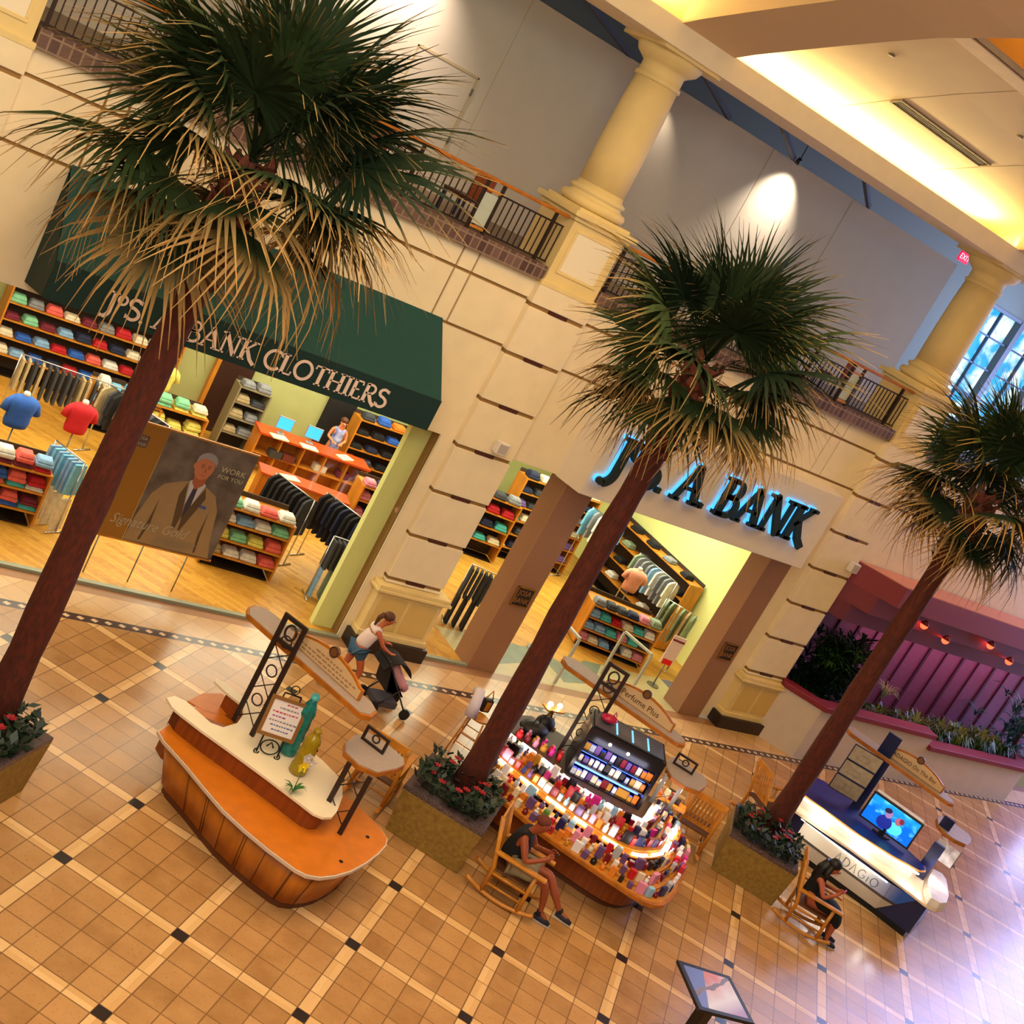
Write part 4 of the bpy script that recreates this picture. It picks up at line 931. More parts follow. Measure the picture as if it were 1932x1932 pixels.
b.prism([tuple(p) for p in ring(.34)] + [tuple(p) for p in back], .12, .72); b.build('base_panels', WOODR, K2)
b = MB(off); b.prism([tuple(p) for p in ring(.38)] + [tuple(p) for p in back], 0, .12); b.build('plinth', mat('plinth_brown', '5a2c10'), K2)
b = MB(off); band(b, 0, .5, .755, .755, .06); b.build('lower_display_shelf', WOOD, K2)
tiers = [(.03, .15, .76), (.15, .28, .80), (.28, .42, .85), (.50, .64, .98), (.64, .78, 1.02), (.78, .9, 1.06)]
b = MB(off)
for f0, f1, z in tiers: band(b, f0, f1, z, z, .05)
b.build('display_riser', WOODL, K2)
b = MB(off); band(b, .44, .505, .93, .97, .03); b.build('tier_divider', WOOD, K2)
b = MB(off); band(b, .92, 1.0, 1.1, 1.12, .06); b.build('counter_rim', mat('pale_edge', 'd8bfa8'), K2)
for nm, fr_, z, i0 in (('light_strip', .435, .985, 2), ('light_strip', .91, 1.17, 2)):
    q = ring(fr_)[i0:-3]
    for k_ in range(0, len(q) - 4, 6): b = MB(off); b.tube([(p.x, p.y, z) for p in q[k_:k_ + 5]], .024, 6); b.build(nm, LEDW, K2)
b = MB(off); q = [tuple(p) for p in ring(.97)]; b.prism(q + [(10.2, 2.1), (9.6, 2.8), (8.8, 3.6), (8.3, 3.5)], .72, 1.08); b.build('inner_counter', mat('dark_counter', '4a3020', .5), K2)
CA, CB = Vector((8.54, 1.92)), Vector((9.71, 1.13)); cdv = (CB - CA).normalized(); cn = Vector((-cdv.y, cdv.x)); W_ = (CB - CA).length
def CP(u, v, z): p = CA + cdv * u + cn * v; return (p.x, p.y, z)
def cbox(b, u0, u1, v0, v1, z0, z1):
    b.add([CP(u0, v0, z0), CP(u1, v0, z0), CP(u1, v1, z0), CP(u0, v1, z0), CP(u0, v0, z1), CP(u1, v0, z1), CP(u1, v1, z1), CP(u0, v1, z1)], [(3, 2, 1, 0), (4, 5, 6, 7), (0, 1, 5, 4), (1, 2, 6, 5), (2, 3, 7, 6), (3, 0, 4, 7)])
CAB = mat('cabinet_black', '0c0a10', .25)
b = MB(off); cbox(b, 0, .06, 0, .8, 1.081, 2.04); cbox(b, W_ - .06, W_, 0, .8, 1.081, 2.04); cbox(b, .06, W_ - .06, .32, .36, 1.081, 1.8); cbox(b, .06, W_ - .06, 0, .8, 1.8, 2.04); cbox(b, .06, W_ - .06, 0, .32, 1.081, 1.11); b.build('cabinet_body', CAB, K2)
sh = [(1.13, 1.11), (1.37, 1.35), (1.6, 1.58)]
b = MB(off)
for z, _ in sh[1:]: cbox(b, .06, W_ - .06, 0, .32, z - .02, z)
b.build('cabinet_shelf', CAB, K2)
for z in (1.11, 1.37, 1.6):
    b = MB(off); cbox(b, .1, W_ - .1, .2, .22, z + .12, z + .155); b.build('blue_strip', LEDB, K2)
light('cabinet_light', 'AREA', CP(W_ / 2, -.25, 1.75), 5, (.75, .75, 1), 1.0, .2, CP(W_ / 2, .3, 1.3))
for u in (.42, .76):
    b = MB(off); c_ = Vector(CP(u, -.004, 1.9)); n3 = Vector((-cn.x, -cn.y, 0)); e1 = Vector((cdv.x, cdv.y, 0))
    b.plate([c_ + e1 * .028 * cos(k * pi / 6) + Vector((0, 0, .028 * sin(k * pi / 6))) for k in range(12)], .006, n3); b.build('spot_light', LEDP, K2)
b = MB(off); cbox(b, .05, W_ - .05, .08, .75, 2.045, 2.065); b.build('glass_top', mat('glossy_grey', '5a5a64', .12), K2)
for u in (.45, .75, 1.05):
    b = MB(off); cbox(b, u, u + .03, .12, .6, 2.066, 2.075); b.build('painted_reflection', mat('blue_reflection_glow', '6ac0f0', .4, emit=1.2), K2)  # glowing strips imitate reflections in the glass top, not real lamps
t = thing('red_bag', 'crimson plastic shopping bag on top of the dark cabinet', 'bag', CP(.28, .42, 2.076)); b = MB(); b.ball((0, 0, .07), .17, 14, 1, .75, .42); b.build('bag', mat('crimson_bag', 'c01848', .3, bump=.4, scale=9), t); b = MB(); b.tube([(.05, 0, .13), (.09, .02, .2), (.13, 0, .13)], .01, 6); b.build('handle', mat('crimson_bag', 'c01848'), t)
lattice_post(K2, off, f2(2.34, 1.86), f2(2.52, 1.56), 1.08, 2.95, .42, BRONZE)
sign_beam(K2, off, f2, 'Perfume Plus'); f2c = xf((9.40, 2.17), 8); end_canopy(K2, off, f2c)
lattice_post(K2, off, (10.2, 1.42), (10.38, 1.16), 1.08, 1.7, 0, STEEL, False)
# end shelves
E0, E1 = Vector((10.42, 1.62)), Vector((10.82, 1.2))
b = MB(off)
for z in (.95, 1.25):
    dv = (E1 - E0).normalized(); nv = Vector((-dv.y, dv.x)) * -1
    b.add([(E0.x, E0.y, z), (E1.x, E1.y, z), (E1.x + nv.x * .3, E1.y + nv.y * .3, z), (E0.x + nv.x * .3, E0.y + nv.y * .3, z)] + [(E0.x, E0.y, z - .03), (E1.x, E1.y, z - .03), (E1.x + nv.x * .3, E1.y + nv.y * .3, z - .03), (E0.x + nv.x * .3, E0.y + nv.y * .3, z - .03)], [(0, 1, 2, 3), (7, 6, 5, 4), (0, 4, 5, 1), (1, 5, 6, 2), (2, 6, 7, 3), (3, 7, 4, 0)])
b.build('end_shelf', WOODL, K2)
b = MB(off); b.beam((10.4, 1.45, .72), (10.4, 1.45, 1.25), .03, .03); b.beam((10.68, 1.12, .72), (10.68, 1.12, 1.25), .03, .03); b.build('shelf_support', STEEL, K2)
for x, y, z in ((10.35, 1.55, 1.45), (10.68, 1.42, 1.5)):
    b = MB(off); b.ball((x, y, z), .045, 10); b.tube([(x, y, z - .04), (x, y, 1.25)], .008, 5); b.build('warm_bulb', LEDP, K2)
light('end_shelf_light', 'POINT', (10.5, 1.2, 1.55), 8, (1, .75, .5), .06)
# merchandise
PAL = [('white', 'f4eef0', 5), ('cream', 'ecd8b8', 3), ('pink', 'e890b0', 2), ('magenta', 'e0289c', 2), ('dark red', '7a1020', 3), ('red', 'd02028', 2), ('black', '120c10', 4), ('gold', 'c89030', 2), ('light blue', '9ac8ec', 2), ('navy', '20285a', 2), ('green', '5a8a34', 1), ('orange', 'e8862c', 2), ('purple', '6a4a80', 2), ('silver', 'b8b8c0', 2)]
PB = [p for p in PAL for _ in range(p[2])]
def carton(w_, d_, h_):
    b = MB(); b.box(-w_ / 2, w_ / 2, -d_ / 2, d_ / 2, 0, h_); return b
box_protos = []
for w_, d_, h_ in ((.075, .045, .13), (.06, .05, .1), (.09, .04, .12), (.07, .07, .085)):
    o = carton(w_, d_, h_).build('perfume_box', CARTON, None, .004); box_protos.append(o)
bot_protos = []
for w_, h_ in ((.035, .08), (.028, .1)):
    b = MB(); b.lathe([(w_, 0), (w_ * 1.05, h_ * .3), (w_, h_ * .65), (w_ * .4, h_ * .75), (w_ * .4, h_ * .8)], n=10); b.lathe([(w_ * .55, h_ * .8), (w_ * .55, h_ * 1.1)], n=10); bot_protos.append(b.build('perfume_bottle', CARTON))
used = set()
prevc = ['x']
def goods(kind, p, z, rz, col, place, grp, sc_=1):
    pr = random.choice(box_protos if kind == 'box' else bot_protos)
    if pr.name not in used: o = pr; used.add(pr.name)
    else: o = pr.copy(); COL.objects.link(o)
    o.location = (p[0], p[1], z + .001); o.rotation_euler = (0, 0, rz); o.color = srgb(col[1]); o.scale = (sc_,) * 3
    tag(o, '%s perfume %s %s%s' % (col[0], 'carton' if kind == 'box' else 'bottle', place, ', after a %s one' % prevc[0] if prevc[0] != 'x' else ''), 'perfume box' if kind == 'box' else 'perfume bottle', grp); prevc[0] = col[0]
rows = [(.09, .76, 38), (.215, .80, 40), (.345, .85, 40), (.57, .98, 40), (.71, 1.02, 40), (.84, 1.06, 38)]
names = ['on outermost row', 'on second row', 'on third row', 'on fourth row', 'on fifth row', 'on top row']
for ri, (fr_, z, n) in enumerate(rows):
    pts = [Or[0].lerp(Ir[0], fr_)]; rr = resample([tuple(q) for q in ring(fr_)], n)
    for i, p in enumerate(rr):
        q = rr[min(i + 1, n - 1)] - rr[max(i - 1, 0)]; seg = int(5 * i / n)
        where = ['at palm end', 'behind seated man', 'at mid counter', 'near rounded corner', 'at rounded end'][seg]
        goods('bottle' if random.random() < .22 else 'box', (p.x, p.y), z, math.atan2(q.y, q.x) + random.uniform(-.15, .15), random.choice(PB), names[ri] + ' ' + where, 'perfume stock %s' % names[ri], random.uniform(1.1, 1.7))
for si, z in enumerate((1.11, 1.37, 1.6)):
    for i in range(13):
        u = .12 + i * (W_ - .24) / 12; x, y, _ = CP(u, .1, 0)
        goods('box', (x, y), z, math.atan2(cdv.y, cdv.x), random.choice([PAL[1], PAL[1], PAL[0], PAL[7], PAL[12], PAL[6], PAL[13], PAL[11], PAL[4]]), 'on %s cabinet shelf, %s' % (('bottom', 'middle', 'top')[si], 'palm side' if i < 5 else 'middle' if i < 9 else 'far side'), 'perfume cartons in the cabinet', random.uniform(.95, 1.25))
for i in range(9):
    p = E0.lerp(E1, .1 + .8 * (i % 5) / 4) + (Vector((-.1, -.1)) if i < 5 else Vector((-.12, -.1)))
    goods('box', p, .95 if i < 5 else 1.25, -.8, [PAL[2], PAL[1], PAL[10], PAL[12], PAL[13], PAL[11], PAL[1], PAL[4], PAL[6]][i], 'on the %s end shelf' % ('lower' if i < 5 else 'upper'), 'goods on the end shelves', 1.2)
# items at the back of perfume counter
for lab, p, sz, cc_ in (('slouched black bag on back counter beside the lattice post', (8.42, 2.98), (.3, .22, .17), '0c0c10'), ('smaller black bag leaning at the lattice post', (8.75, 3.15), (.2, .16, .22), '101016')):
    t = thing('black_bag', lab, 'bag', (p[0], p[1], 1.082)); b = MB(); b.ball((0, 0, sz[2] * .7), 1, 14, sz[0], sz[1], sz[2] * .7); b.build('bag', mat('black_bag', '0d0d12', .5, bump=.3), t); b = MB(); b.tube([(-.08, 0, sz[2] * 1.3), (0, 0, sz[2] * 1.3 + .14), (.08, 0, sz[2] * 1.3)], .012, 6); b.build('strap', mat('black_bag', '0d0d12'), t)
t = thing('tester_stand', 'small orange tester stand with glowing bulbs behind the lattice post', 'stand', (8.95, 3.35, 1.082)); b = MB(); b.box(-.2, .2, -.1, .1, 0, .04).box(-.03, .03, -.03, .03, .04, .34).box(-.2, .2, -.1, .1, .34, .37); b.build('shelf', WOODL, t)
for q in (-.12, .1): b = MB(); b.ball((q, 0, .44), .05, 10); b.lathe([(.02, .37), (.02, .4)], (q, 0, 0), 8); b.build('bulb', LEDP, t)
for q in (-.12, 0, .12): b = MB(); b.lathe([(.03, .041), (.03, .16), (.012, .18), (.012, .22)], (q, 0, 0), 10); b.build('tester_bottle', mat('tester_clear', 'c8dcc8', .2), t)
for i in range(12):
    goods('bottle', (8.02 + .12 * (i % 6) + .06 * (i // 6), 2.78 - .1 * (i % 6) + .1 * (i // 6)), 1.081, 0, [PAL[5], PAL[4], PAL[2], PAL[7], PAL[3]][i % 5], 'on inner counter by lattice post', 'loose bottles on inner counter', 1.6)
# ---- condo advertising kiosk
mid3 = (16.98, 2.07); f3 = xf(mid3, 0); off = (16.9, 1.4, 0)
K3 = thing('sales_kiosk', 'white and navy property sales kiosk with bright curved counter', 'kiosk', off)
C3 = [(15.02, 2.45), (15.13, 2.29), (15.48, 1.76), (15.86, 1.24), (16.2, .6), (16.5, .0), (16.62, -.3), (16.8, -.42), (17.1, -.38), (17.5, -.12), (17.85, .2), (18.1, .45), (18.2, .65), (18.1, .85), (17.6, 1.6), (16.9, 2.9), (16.2, 3.3), (15.5, 2.9)]
BB = [(15.42, 2.5), (15.42, 2.1), (15.8, 1.4), (16.4, .39), (16.72, -.28), (18.3, .48), (17.6, 1.6), (16.9, 2.9), (16.2, 3.3)]
b = MB(off); b.prism(shrink(BB, .97), 0, .13); b.build('plinth', BLACK, K3)
def fade_mat():
    m = bpy.data.materials.new('printed_front'); m.use_nodes = True; nt = m.node_tree; bb = nt.nodes['Principled BSDF']
    x, y, z, vec = xyz(nt); u = (x - y) * .7071
    c = mixc(nt, (u + .35) * 1.1, 'f0ece4', '2a62c8'); c = mixc(nt, (z * -1 + .47).gt(0), c, 'b8aca0'); c = mixc(nt, (z - .44).ab().lt(.03), c, '4a4448')
    nt.links.new(c, bb.inputs['Base Color']); bb.inputs['Roughness'].default_value = .3; return m
FADE = fade_mat()
b = MB(off); b.prism(BB, .13, .80, None); b.build('navy_body', NAVY, K3)
F0 = [(15.4, 2.12), (15.6, 1.74), (15.78, 1.42), (16.1, .88), (16.38, .40)]
b = MB(off)
for p, q in zip(F0, F0[1:]):
    o1, o2 = (-.03, -.02), (-.03, -.02); top = .18
    b.add([(p[0] + o1[0], p[1] + o1[1], .14), (q[0] + o2[0] , q[1] + o2[1], .14), (q[0] - .03 - .13, q[1] - .02 - .07, .80), (p[0] - .03 - .13, p[1] - .02 - .07, .80)], [(0, 1, 2, 3)])
b.add([(16.35, .38, .14), (16.62, -.1, .80), (16.22, .33, .80)], [(0, 1, 2)])
b.build('printed_front', FADE, K3)
b = MB(off); b.prism(C3, .8, .85); b.build('lower_counter', mat('cream_counter', 'f4dcc0', .3), K3, .01)
T3 = [(15.3, 2.75), (15.37, 2.53), (15.7, 1.93), (16.03, 1.33), (16.5, .8), (17.0, .40), (17.2, .42), (17.4, .62), (17.36, .85), (17.3, 1.6), (17.05, 2.6), (16.7, 3.2), (16.3, 3.35), (15.7, 3.1)]
b = MB(off); b.prism(shrink(T3, .93), .851, 1.09); b.build('upper_front', mat('pale_front', 'e4dcd4', .35), K3)
b = MB(off); b.prism(T3, 1.09, 1.125); b.build('upper_edge', WOODL, K3, .008); b = MB(off); b.prism(shrink(T3, .985), 1.1255, 1.132); b.build('navy_top', NAVYB, K3)
b = MB(off); q = resample(shrink(T3[:6], 1.0), 14); b.tube([(p.x - .07, p.y - .04, 1.075) for p in q], .02, 6); b.build('light_strip', mat('soft_light_strip', 'fff0e0', .5, emit=7), K3)
b = MB(off); q = resample([(15.35, 2.2), (15.75, 1.4), (16.3, .45)], 12); b.tube([(p.x - .14, p.y - .08, .785) for p in q], .01, 6); b.build('under_counter_strip', mat('soft_light_strip', 'fff0e0'), K3)
for x, y in ((15.45, 1.95), (15.9, 1.1), (16.5, .2)): light('counter_light', 'POINT', (x + .12, y + .05, 1.02), 5, (1, .9, .78), .05)
for x, y in ((14.95, 1.7), (15.6, .6)): light('front_light', 'POINT', (x, y, .62), 5, (1, .95, .75), .08)
b = MB(off); b.prism([(15.9, 3.2), (16.1, 3.45), (16.6, 3.5), (17.2, 3.1), (17.1, 2.9), (16.4, 3.0)], .86, .885); b.build('service_shelf', mat('orange_laminate', 'd8781a'), K3)
# white illustrated end drum (map table) at rounded end
b = MB(off); q = [(16.62, -.28), (16.8, -.42), (17.1, -.38), (17.5, -.12), (17.85, .2), (18.1, .45), (18.2, .65), (18.0, .8), (17.5, .5), (17.0, .15)]
b.prism([(p[0], p[1]) for p in q], .851, 1.0, shrink(q, .9)); b.build('illustrated_end', mat('map_print', 'f6eee8', .4, noise=0, scale=4, col2='d8ccc4'), K3, .02)
light('end_light', 'POINT', (17.4, .35, 1.25), 7, (1, .95, .95), .05)
# lettering on front
u = 0; word = 'aDaGiQ'; d2 = (Vector((16.38, .40)) - Vector((15.78, 1.42))).normalized(); st = Vector((15.80 - .085, 1.40 - .05))
LM = mat('slate_letter', '34506e', .5)
for ch in word:
    b = MB(off); glyph(b, ch, lambda a, c, dd, u=u: (st.x + d2.x * (u + a * .95) - .026 - .0 - (c / .66) * .13 - dd, st.y + d2.y * (u + a * .95) - .03 - (c / .66) * .07, .50 + c), .2, .004); b.build('letter', LM, K3); u += GL[ch][0] * .2 * .95 + .03
sign_beam(K3, off, f3, 'ADAGIO On The Bay'); f3c = xf((17.28, 1.99), 0); end_canopy(K3, off, f3c, frame=False)
# navy posts
b = MB(off); b.beam((16.92, 2.34, 1.13), (16.92, 2.34, 2.33), .09, .2, (.47, -.88, 0)); b.build('post', NAVY, K3)
b = MB(off); b.beam((16.87, 2.44, 2.42), (16.87, 2.44, 2.9), .06, .3, (.47, -.88, 0)); b.build('post_head', NAVY, K3)
b = MB(off); b.beam((17.4, .6, .86), (17.4, .6, 1.67), .09, .24, (.47, -.88, 0)); b.build('post', NAVY, K3)
b = MB(off); b.beam((18.05, 1.1, 1.755), (18.05, 1.1, 2.0), .05, .24, (.47, -.88, 0)); b.build('post_head', NAVY, K3)
# info panels
A_ = Vector((16.15, 2.65 + .0, 0)); B_ = Vector((16.62, 2.18, 0)); dd = (B_ - A_).normalized(); n3 = dd.cross(Vector((0, 0, 1)))
if n3.y > 0: n3 = -n3
t = thing('info_panel', 'three stacked beige plan sheets in a navy frame hung from the sales kiosk post', 'display panel', (16.15, 2.65, 1.33)); of2 = (16.15, 2.65, 1.33); L_ = (B_ - A_).length
b = MB(of2); b.plate([A_ + Vector((0, 0, 1.33)), B_ + Vector((0, 0, 1.33)), B_ + Vector((0, 0, 2.42)), A_ + Vector((0, 0, 2.42))], -.02, n3); b.build('frame', NAVY, t)
for k in range(3):
    z0 = 1.35 + k * .365
    b = MB(of2); b.plate([A_ + dd * .02 + Vector((0, 0, z0)), B_ - dd * .02 + Vector((0, 0, z0)), B_ - dd * .02 + Vector((0, 0, z0 + .32)), A_ + dd * .02 + Vector((0, 0, z0 + .32))], .01, n3); s_ = b.build('plan_sheet', mat('plan_paper', 'b4a184', .6, noise=.25, scale=9), t)
    b = MB(of2); q = A_ + dd * L_ * .25 + Vector((0, 0, z0 + .08)) + n3 * .011
    for (u0, v0, u1, v1) in ((0, 0, .25, 0), (.25, 0, .25, .12), (.05, .12, .25, .12), (0, 0, 0, .08), (.12, 0, .12, .12)): b.beam(q + dd * u0 + Vector((0, 0, v0)), q + dd * u1 + Vector((0, 0, v1)), .006, .002, n3)
    b.build('plan_lines', mat('plan_ink', '6a5a44', .6), s_)
t = thing('photo_panel', 'grey beach photo panel hanging under the small canopy of the sales kiosk', 'display panel', (17.66, .84, 1.27)); of2 = (17.66, .84, 1.27)
A_ = Vector((17.66, .84, 1.27)); B_ = Vector((17.9, .42, 1.27)); dd = (B_ - A_).normalized(); n3 = dd.cross(Vector((0, 0, 1)))
b = MB(of2); b.plate([A_, B_, B_ + Vector((0, 0, .4)), A_ + Vector((0, 0, .4))], .02, n3); b.build('board', mat('photo_grey', '8c7c78', .4, noise=.5, scale=6, col2='d8ccc8'), t)
b = MB(of2); b.beam(B_ - Vector((0, 0, .02)), B_ + Vector((0, 0, .42)), .02, .03); b.build('edge_strip', STEEL, t)
# television
t = thing('television', 'flat television showing blue beach scene on the navy counter', 'television', (16.8, 1.45, 1.133)); of2 = (16.8, 1.45, 1.133)
A_ = Vector((16.55, 1.92, 1.2)); B_ = Vector((17.08, .96, 1.2)); dd = (B_ - A_).normalized(); n3 = dd.cross(Vector((0, 0, 1)))
if n3.y > 0: n3 = -n3
up = Vector((0, 0, 1))
b = MB(of2); b.plate([A_ - dd * .02, B_ + dd * .02, B_ + dd * .02 + up * .64, A_ - dd * .02 + up * .64], -.05, n3); b.build('casing', DARK, t, .006)
m = bpy.data.materials.new('tv_picture'); m.use_nodes = True; nt = m.node_tree; nt.nodes.clear(); x, y, z, vec = xyz(nt)
n1 = noise(nt, vec, 5, 3); c = mixc(nt, (z - .35) * 2 + (n1 - .5) * 2, '1478f0', '30c8ff'); c = mixc(nt, (n1 - .56) * 6, c, '8af0ff')
e = nt.nodes.new('ShaderNodeEmission'); nt.links.new(c, e.inputs[0]); e.inputs[1].default_value = 1.15; o_ = nt.nodes.new('ShaderNodeOutputMaterial'); nt.links.new(e.outputs[0], o_.inputs[0])
b = MB(of2); b.plate([A_ + dd * .02 + up * .04, B_ - dd * .02 + up * .04, B_ - dd * .02 + up * .6, A_ + dd * .02 + up * .6], .004, n3); scr = b.build('screen', m, t)
def em(name, c_, s_=1): return mat(name, c_, .5, emit=s_)
L_ = (B_ - A_).length
def spic(nm, m_, cx_, cy_, rx, ry, a=0, g=.006):
    b = MB(of2); c_ = A_ + dd * (cx_ * L_) + up * cy_ + n3 * g
    b.plate([c_ + dd * (rx * cos(k * pi / 8) * cos(a) - ry * sin(k * pi / 8) * sin(a)) + up * (rx * cos(k * pi / 8) * sin(a) + ry * sin(k * pi / 8) * cos(a)) for k in range(16)], .001, n3); b.build(nm, m_, scr)
spic('picture_cap', em('tv_cyan', '50e0f8', .9), .62, .2, .17, .13, .2, .006); spic('picture_shirt', em('tv_navy', '1a2ca0', .7), .42, .2, .16, .15, .1, .0065)
spic('picture_face', em('tv_face', 'a080c0', .7), .42, .4, .075, .09, 0, .008); spic('picture_hair', em('tv_hair', '201850', .5), .38, .46, .08, .055, .3, .0085); spic('picture_face', em('tv_face2', 'b06080', .7), .63, .38, .07, .085, 0, .009); spic('picture_hair', em('tv_hair2', '802840', .5), .68, .42, .05, .06, .3, .0095)
b = MB(of2); b.box(16.7, 16.95, 1.3, 1.6, 1.134, 1.16); b.beam((16.82, 1.46, 1.16), (16.82, 1.46, 1.3), .12, .04); b.build('stand', DARK, t)
b = MB(of2); b.plate([A_ + up * .66 + dd * .02, B_ + up * .66 - dd * .02, B_ + up * .69 - dd * .02, A_ + up * .69 + dd * .02], -.09, n3); b.build('light_bar', mat('bar_white', 'f0ece8', .4), t)
# picture stand in the foreground
t = thing('picture_stand', 'black framed seascape picture tilted on a low black post', 'display stand', (8.37, -2.87, 0)); of2 = (8.37, -2.87, 0)
Q = [(8.07, -2.28, 1.0), (8.94, -2.56, 1.0), (8.70, -3.44, 1.0), (7.78, -3.2, 1.0)]
cxy = Vector((8.37, -2.87, 1))
b = MB(of2)
Qi = [cxy + (Vector(q) - cxy) * .84 for q in Q]
for i in range(4):
    j = (i + 1) % 4; b.add([Q[i], Q[j], Qi[j], Qi[i]] + [Vector(p) - Vector((0, 0, .05)) for p in (Q[i], Q[j], Qi[j], Qi[i])], [(0, 1, 2, 3), (7, 6, 5, 4), (0, 4, 5, 1), (2, 6, 7, 3)])
b.build('frame', DARK, t, .006)
m = bpy.data.materials.new('seascape_print'); m.use_nodes = True; nt = m.node_tree; bb = nt.nodes['Principled BSDF']; x, y, z, vec = xyz(nt)
v = (x * -.26 + y * .97); n1 = noise(nt, vec, 3.5, 4)
c = mixc(nt, (v + n1 * .5 - .1) * 2.5, 'd8d4e8', 'c87a70'); c = mixc(nt, (x * -1 - .12 + v * .8 - .1).gt(0), c, '6a78c0'); c = mixc(nt, ((v + n1 * .25 - .22).ab()).lt(.035), c, '7c6a70'); c = mixc(nt, (v * -1 - .18) * 4, c, 'a88cc0')
nt.links.new(c, bb.inputs['Base Color']); bb.inputs['Roughness'].default_value = .25
b = MB(of2); b.plate(Qi, .03, (0, 0, -1)); b.build('print', m, t)
b = MB(of2); b.box(8.3, 8.48, -2.97, -2.8, .02, .95).box(8.05, 8.72, -3.2, -2.5, 0, .02); b.build('post', DARK, t)
# ------------------------------------------------------------------ shop fittings and clothes
def cnames(h): return h
SC = {'red': 'c81424', 'white': 'eeeae0', 'blue': '2a62c0', 'light blue': '8ab4dc', 'teal': '4cc0bc', 'pink': 'e08898', 'yellow': 'eadf6a', 'mint': '88d0a4', 'coral': 'f0685c', 'navy': '1c2444', 'black': '141216', 'green': '3a9c3a', 'orange': 'f08022', 'purple': '7a5a9c', 'grey': '8a8c90', 'maroon': '7a1c34', 'cream': 'ece0c0', 'khaki': 'b8a47a', 'sky': '7cc4e8', 'charcoal': '3a3c42', 'salmon': 'f0a080', 'sage': '8ea080'}
b = MB(); b.prism([(-.155, -.12), (.155, -.12), (.155, .12), (-.155, .12)], 0, .05, [(-.16, -.125), (.16, -.125), (.155, .12), (-.155, .12)]); b.prism([(-.15, -.115), (.15, -.115), (.15, .12), (-.15, .12)], .052, .1, [(-.11, -.07), (.12, -.08), (.13, .1), (-.12, .1)]); fold_me = b.build('folded_shirt', FABRIC, None, .02)
fold_used = [False]
posn = ['at the left end', 'left of middle', 'in the middle', 'right of middle', 'at the right end']
def fold(p, rz, col, sc_, label, grp):
    if not fold_used[0]: o = fold_me; fold_used[0] = True
    else: o = fold_me.copy(); COL.objects.link(o)
    o.location = p; o.rotation_euler = (0, 0, rz); o.color = srgb(SC[col]); o.scale = sc_
    tag(o, label, 'folded shirt', grp)
def gondola(name, label, cx, cy, rz, w, d, zs, cols, per, short, seed=0, back=True, m=None, stack=1):
    rg = random.Random(seed); t = thing(name, label, 'display shelf', (cx, cy, 0), rz); m = m or WOODL
    zt = zs[-1] + (.1 if back else 0)
    for sx in (-1, 1):
        b = MB(); b.box(sx * w / 2 - .02, sx * w / 2 + .02, -d / 2, d / 2, .04, zs[-1]); b.build('side_panel', m, t)
    for z in zs:
        b = MB(); b.box(-w / 2 + .021, w / 2 - .021, -d / 2, d / 2 - .03, z - .03, z); b.build('shelf_board', m, t)
    b = MB(); b.box(-w / 2, w / 2, d / 2 - .025, d / 2, .04, zt); b.build('back_panel', mat('back_dark', '3a2c1e', .7), t)
    b = MB(); b.box(-w / 2 + .05, w / 2 - .05, -d / 2 + .05, d / 2 - .05, 0, .04); b.build('plinth', BLACK, t)
    tiers = {1: ['only'], 2: ['lower', 'upper'], 3: ['bottom', 'middle', 'top'], 4: ['bottom', 'second', 'third', 'top'], 5: ['bottom', 'second', 'third', 'fourth', 'top'], 6: ['bottom', 'second', 'third', 'fourth', 'fifth', 'top']}[len(zs)]
    for k, z in enumerate(zs):
        for i in range(per):
            u = -w / 2 + w * (i + .5) / per; kk = stack if rg.random() < .8 else max(1, stack - 1)
            for h in range(kk):
                col = rg.choice(cols); sx = min(1.15, w / per / .33)
                v = -d / 2 + .17 if d < .6 else -d / 2 + .19
                c, s_ = cos(rz), sin(rz)
                fold((cx + c * u - s_ * v, cy + s_ * u + c * v, z + .002 + h * .082), rz + rg.uniform(-.1, .1), col, (sx * rg.uniform(.9, 1.02), min(1.3, d / .4), rg.uniform(1.2, 1.9) if h == kk - 1 else .8), '%s folded shirt, %s tier of %s, %s%s' % (col, tiers[k], short, posn[min(4, int(5 * (i + .5) / per))], ' topmost' if h == kk - 1 and kk > 1 else '') , 'folded shirts on ' + short)
gondola('display_gondola', 'wooden tier display of bright polos left of the hanging jeans', .05, 9.05, 0, 1.7, .8, (.3, .68, 1.06), ['red', 'teal', 'white', 'blue', 'light blue', 'coral', 'maroon'], 5, 'polo tier display', 1, stack=2)
gondola('display_gondola', 'wooden tier display half hidden behind the suit poster', 4.95, 9.2, R(-6), 1.5, .8, (.28, .62, .98, 1.3), ['yellow', 'teal', 'light blue', 'mint', 'coral', 'white', 'khaki'], 4, 'display behind poster', 2, stack=1)
gondola('display_gondola', 'wooden tier display of vivid shirts beside the lime pillar', 8.85, 10.2, R(-8), 1.5, .7, (.35, .75, 1.15), ['green', 'orange', 'yellow', 'salmon', 'blue', 'red'], 4, 'vivid shirt display', 3, stack=2)
gondola('display_gondola', 'small display of yellow shirts above the poster', 4.75, 14.5, 0, 1.3, .8, (.6, 1.05), ['yellow', 'yellow', 'mint', 'cream'], 3, 'yellow shirt display', 4, stack=2)
gondola('display_gondola', 'table of white and blue dress shirts deep in the shop', 3.6, 14.6, R(-4), 1.5, .8, (.55, .95), ['white', 'light blue', 'white', 'red', 'sky'], 5, 'dress shirt table', 21, stack=2)
gondola('display_gondola', 'low shirt table between the suit rack and cash desk', 5.2, 12.3, R(-8), 1.2, .7, (.5, .9), ['light blue', 'yellow', 'grey', 'teal'], 4, 'low shirt table', 22, stack=2)
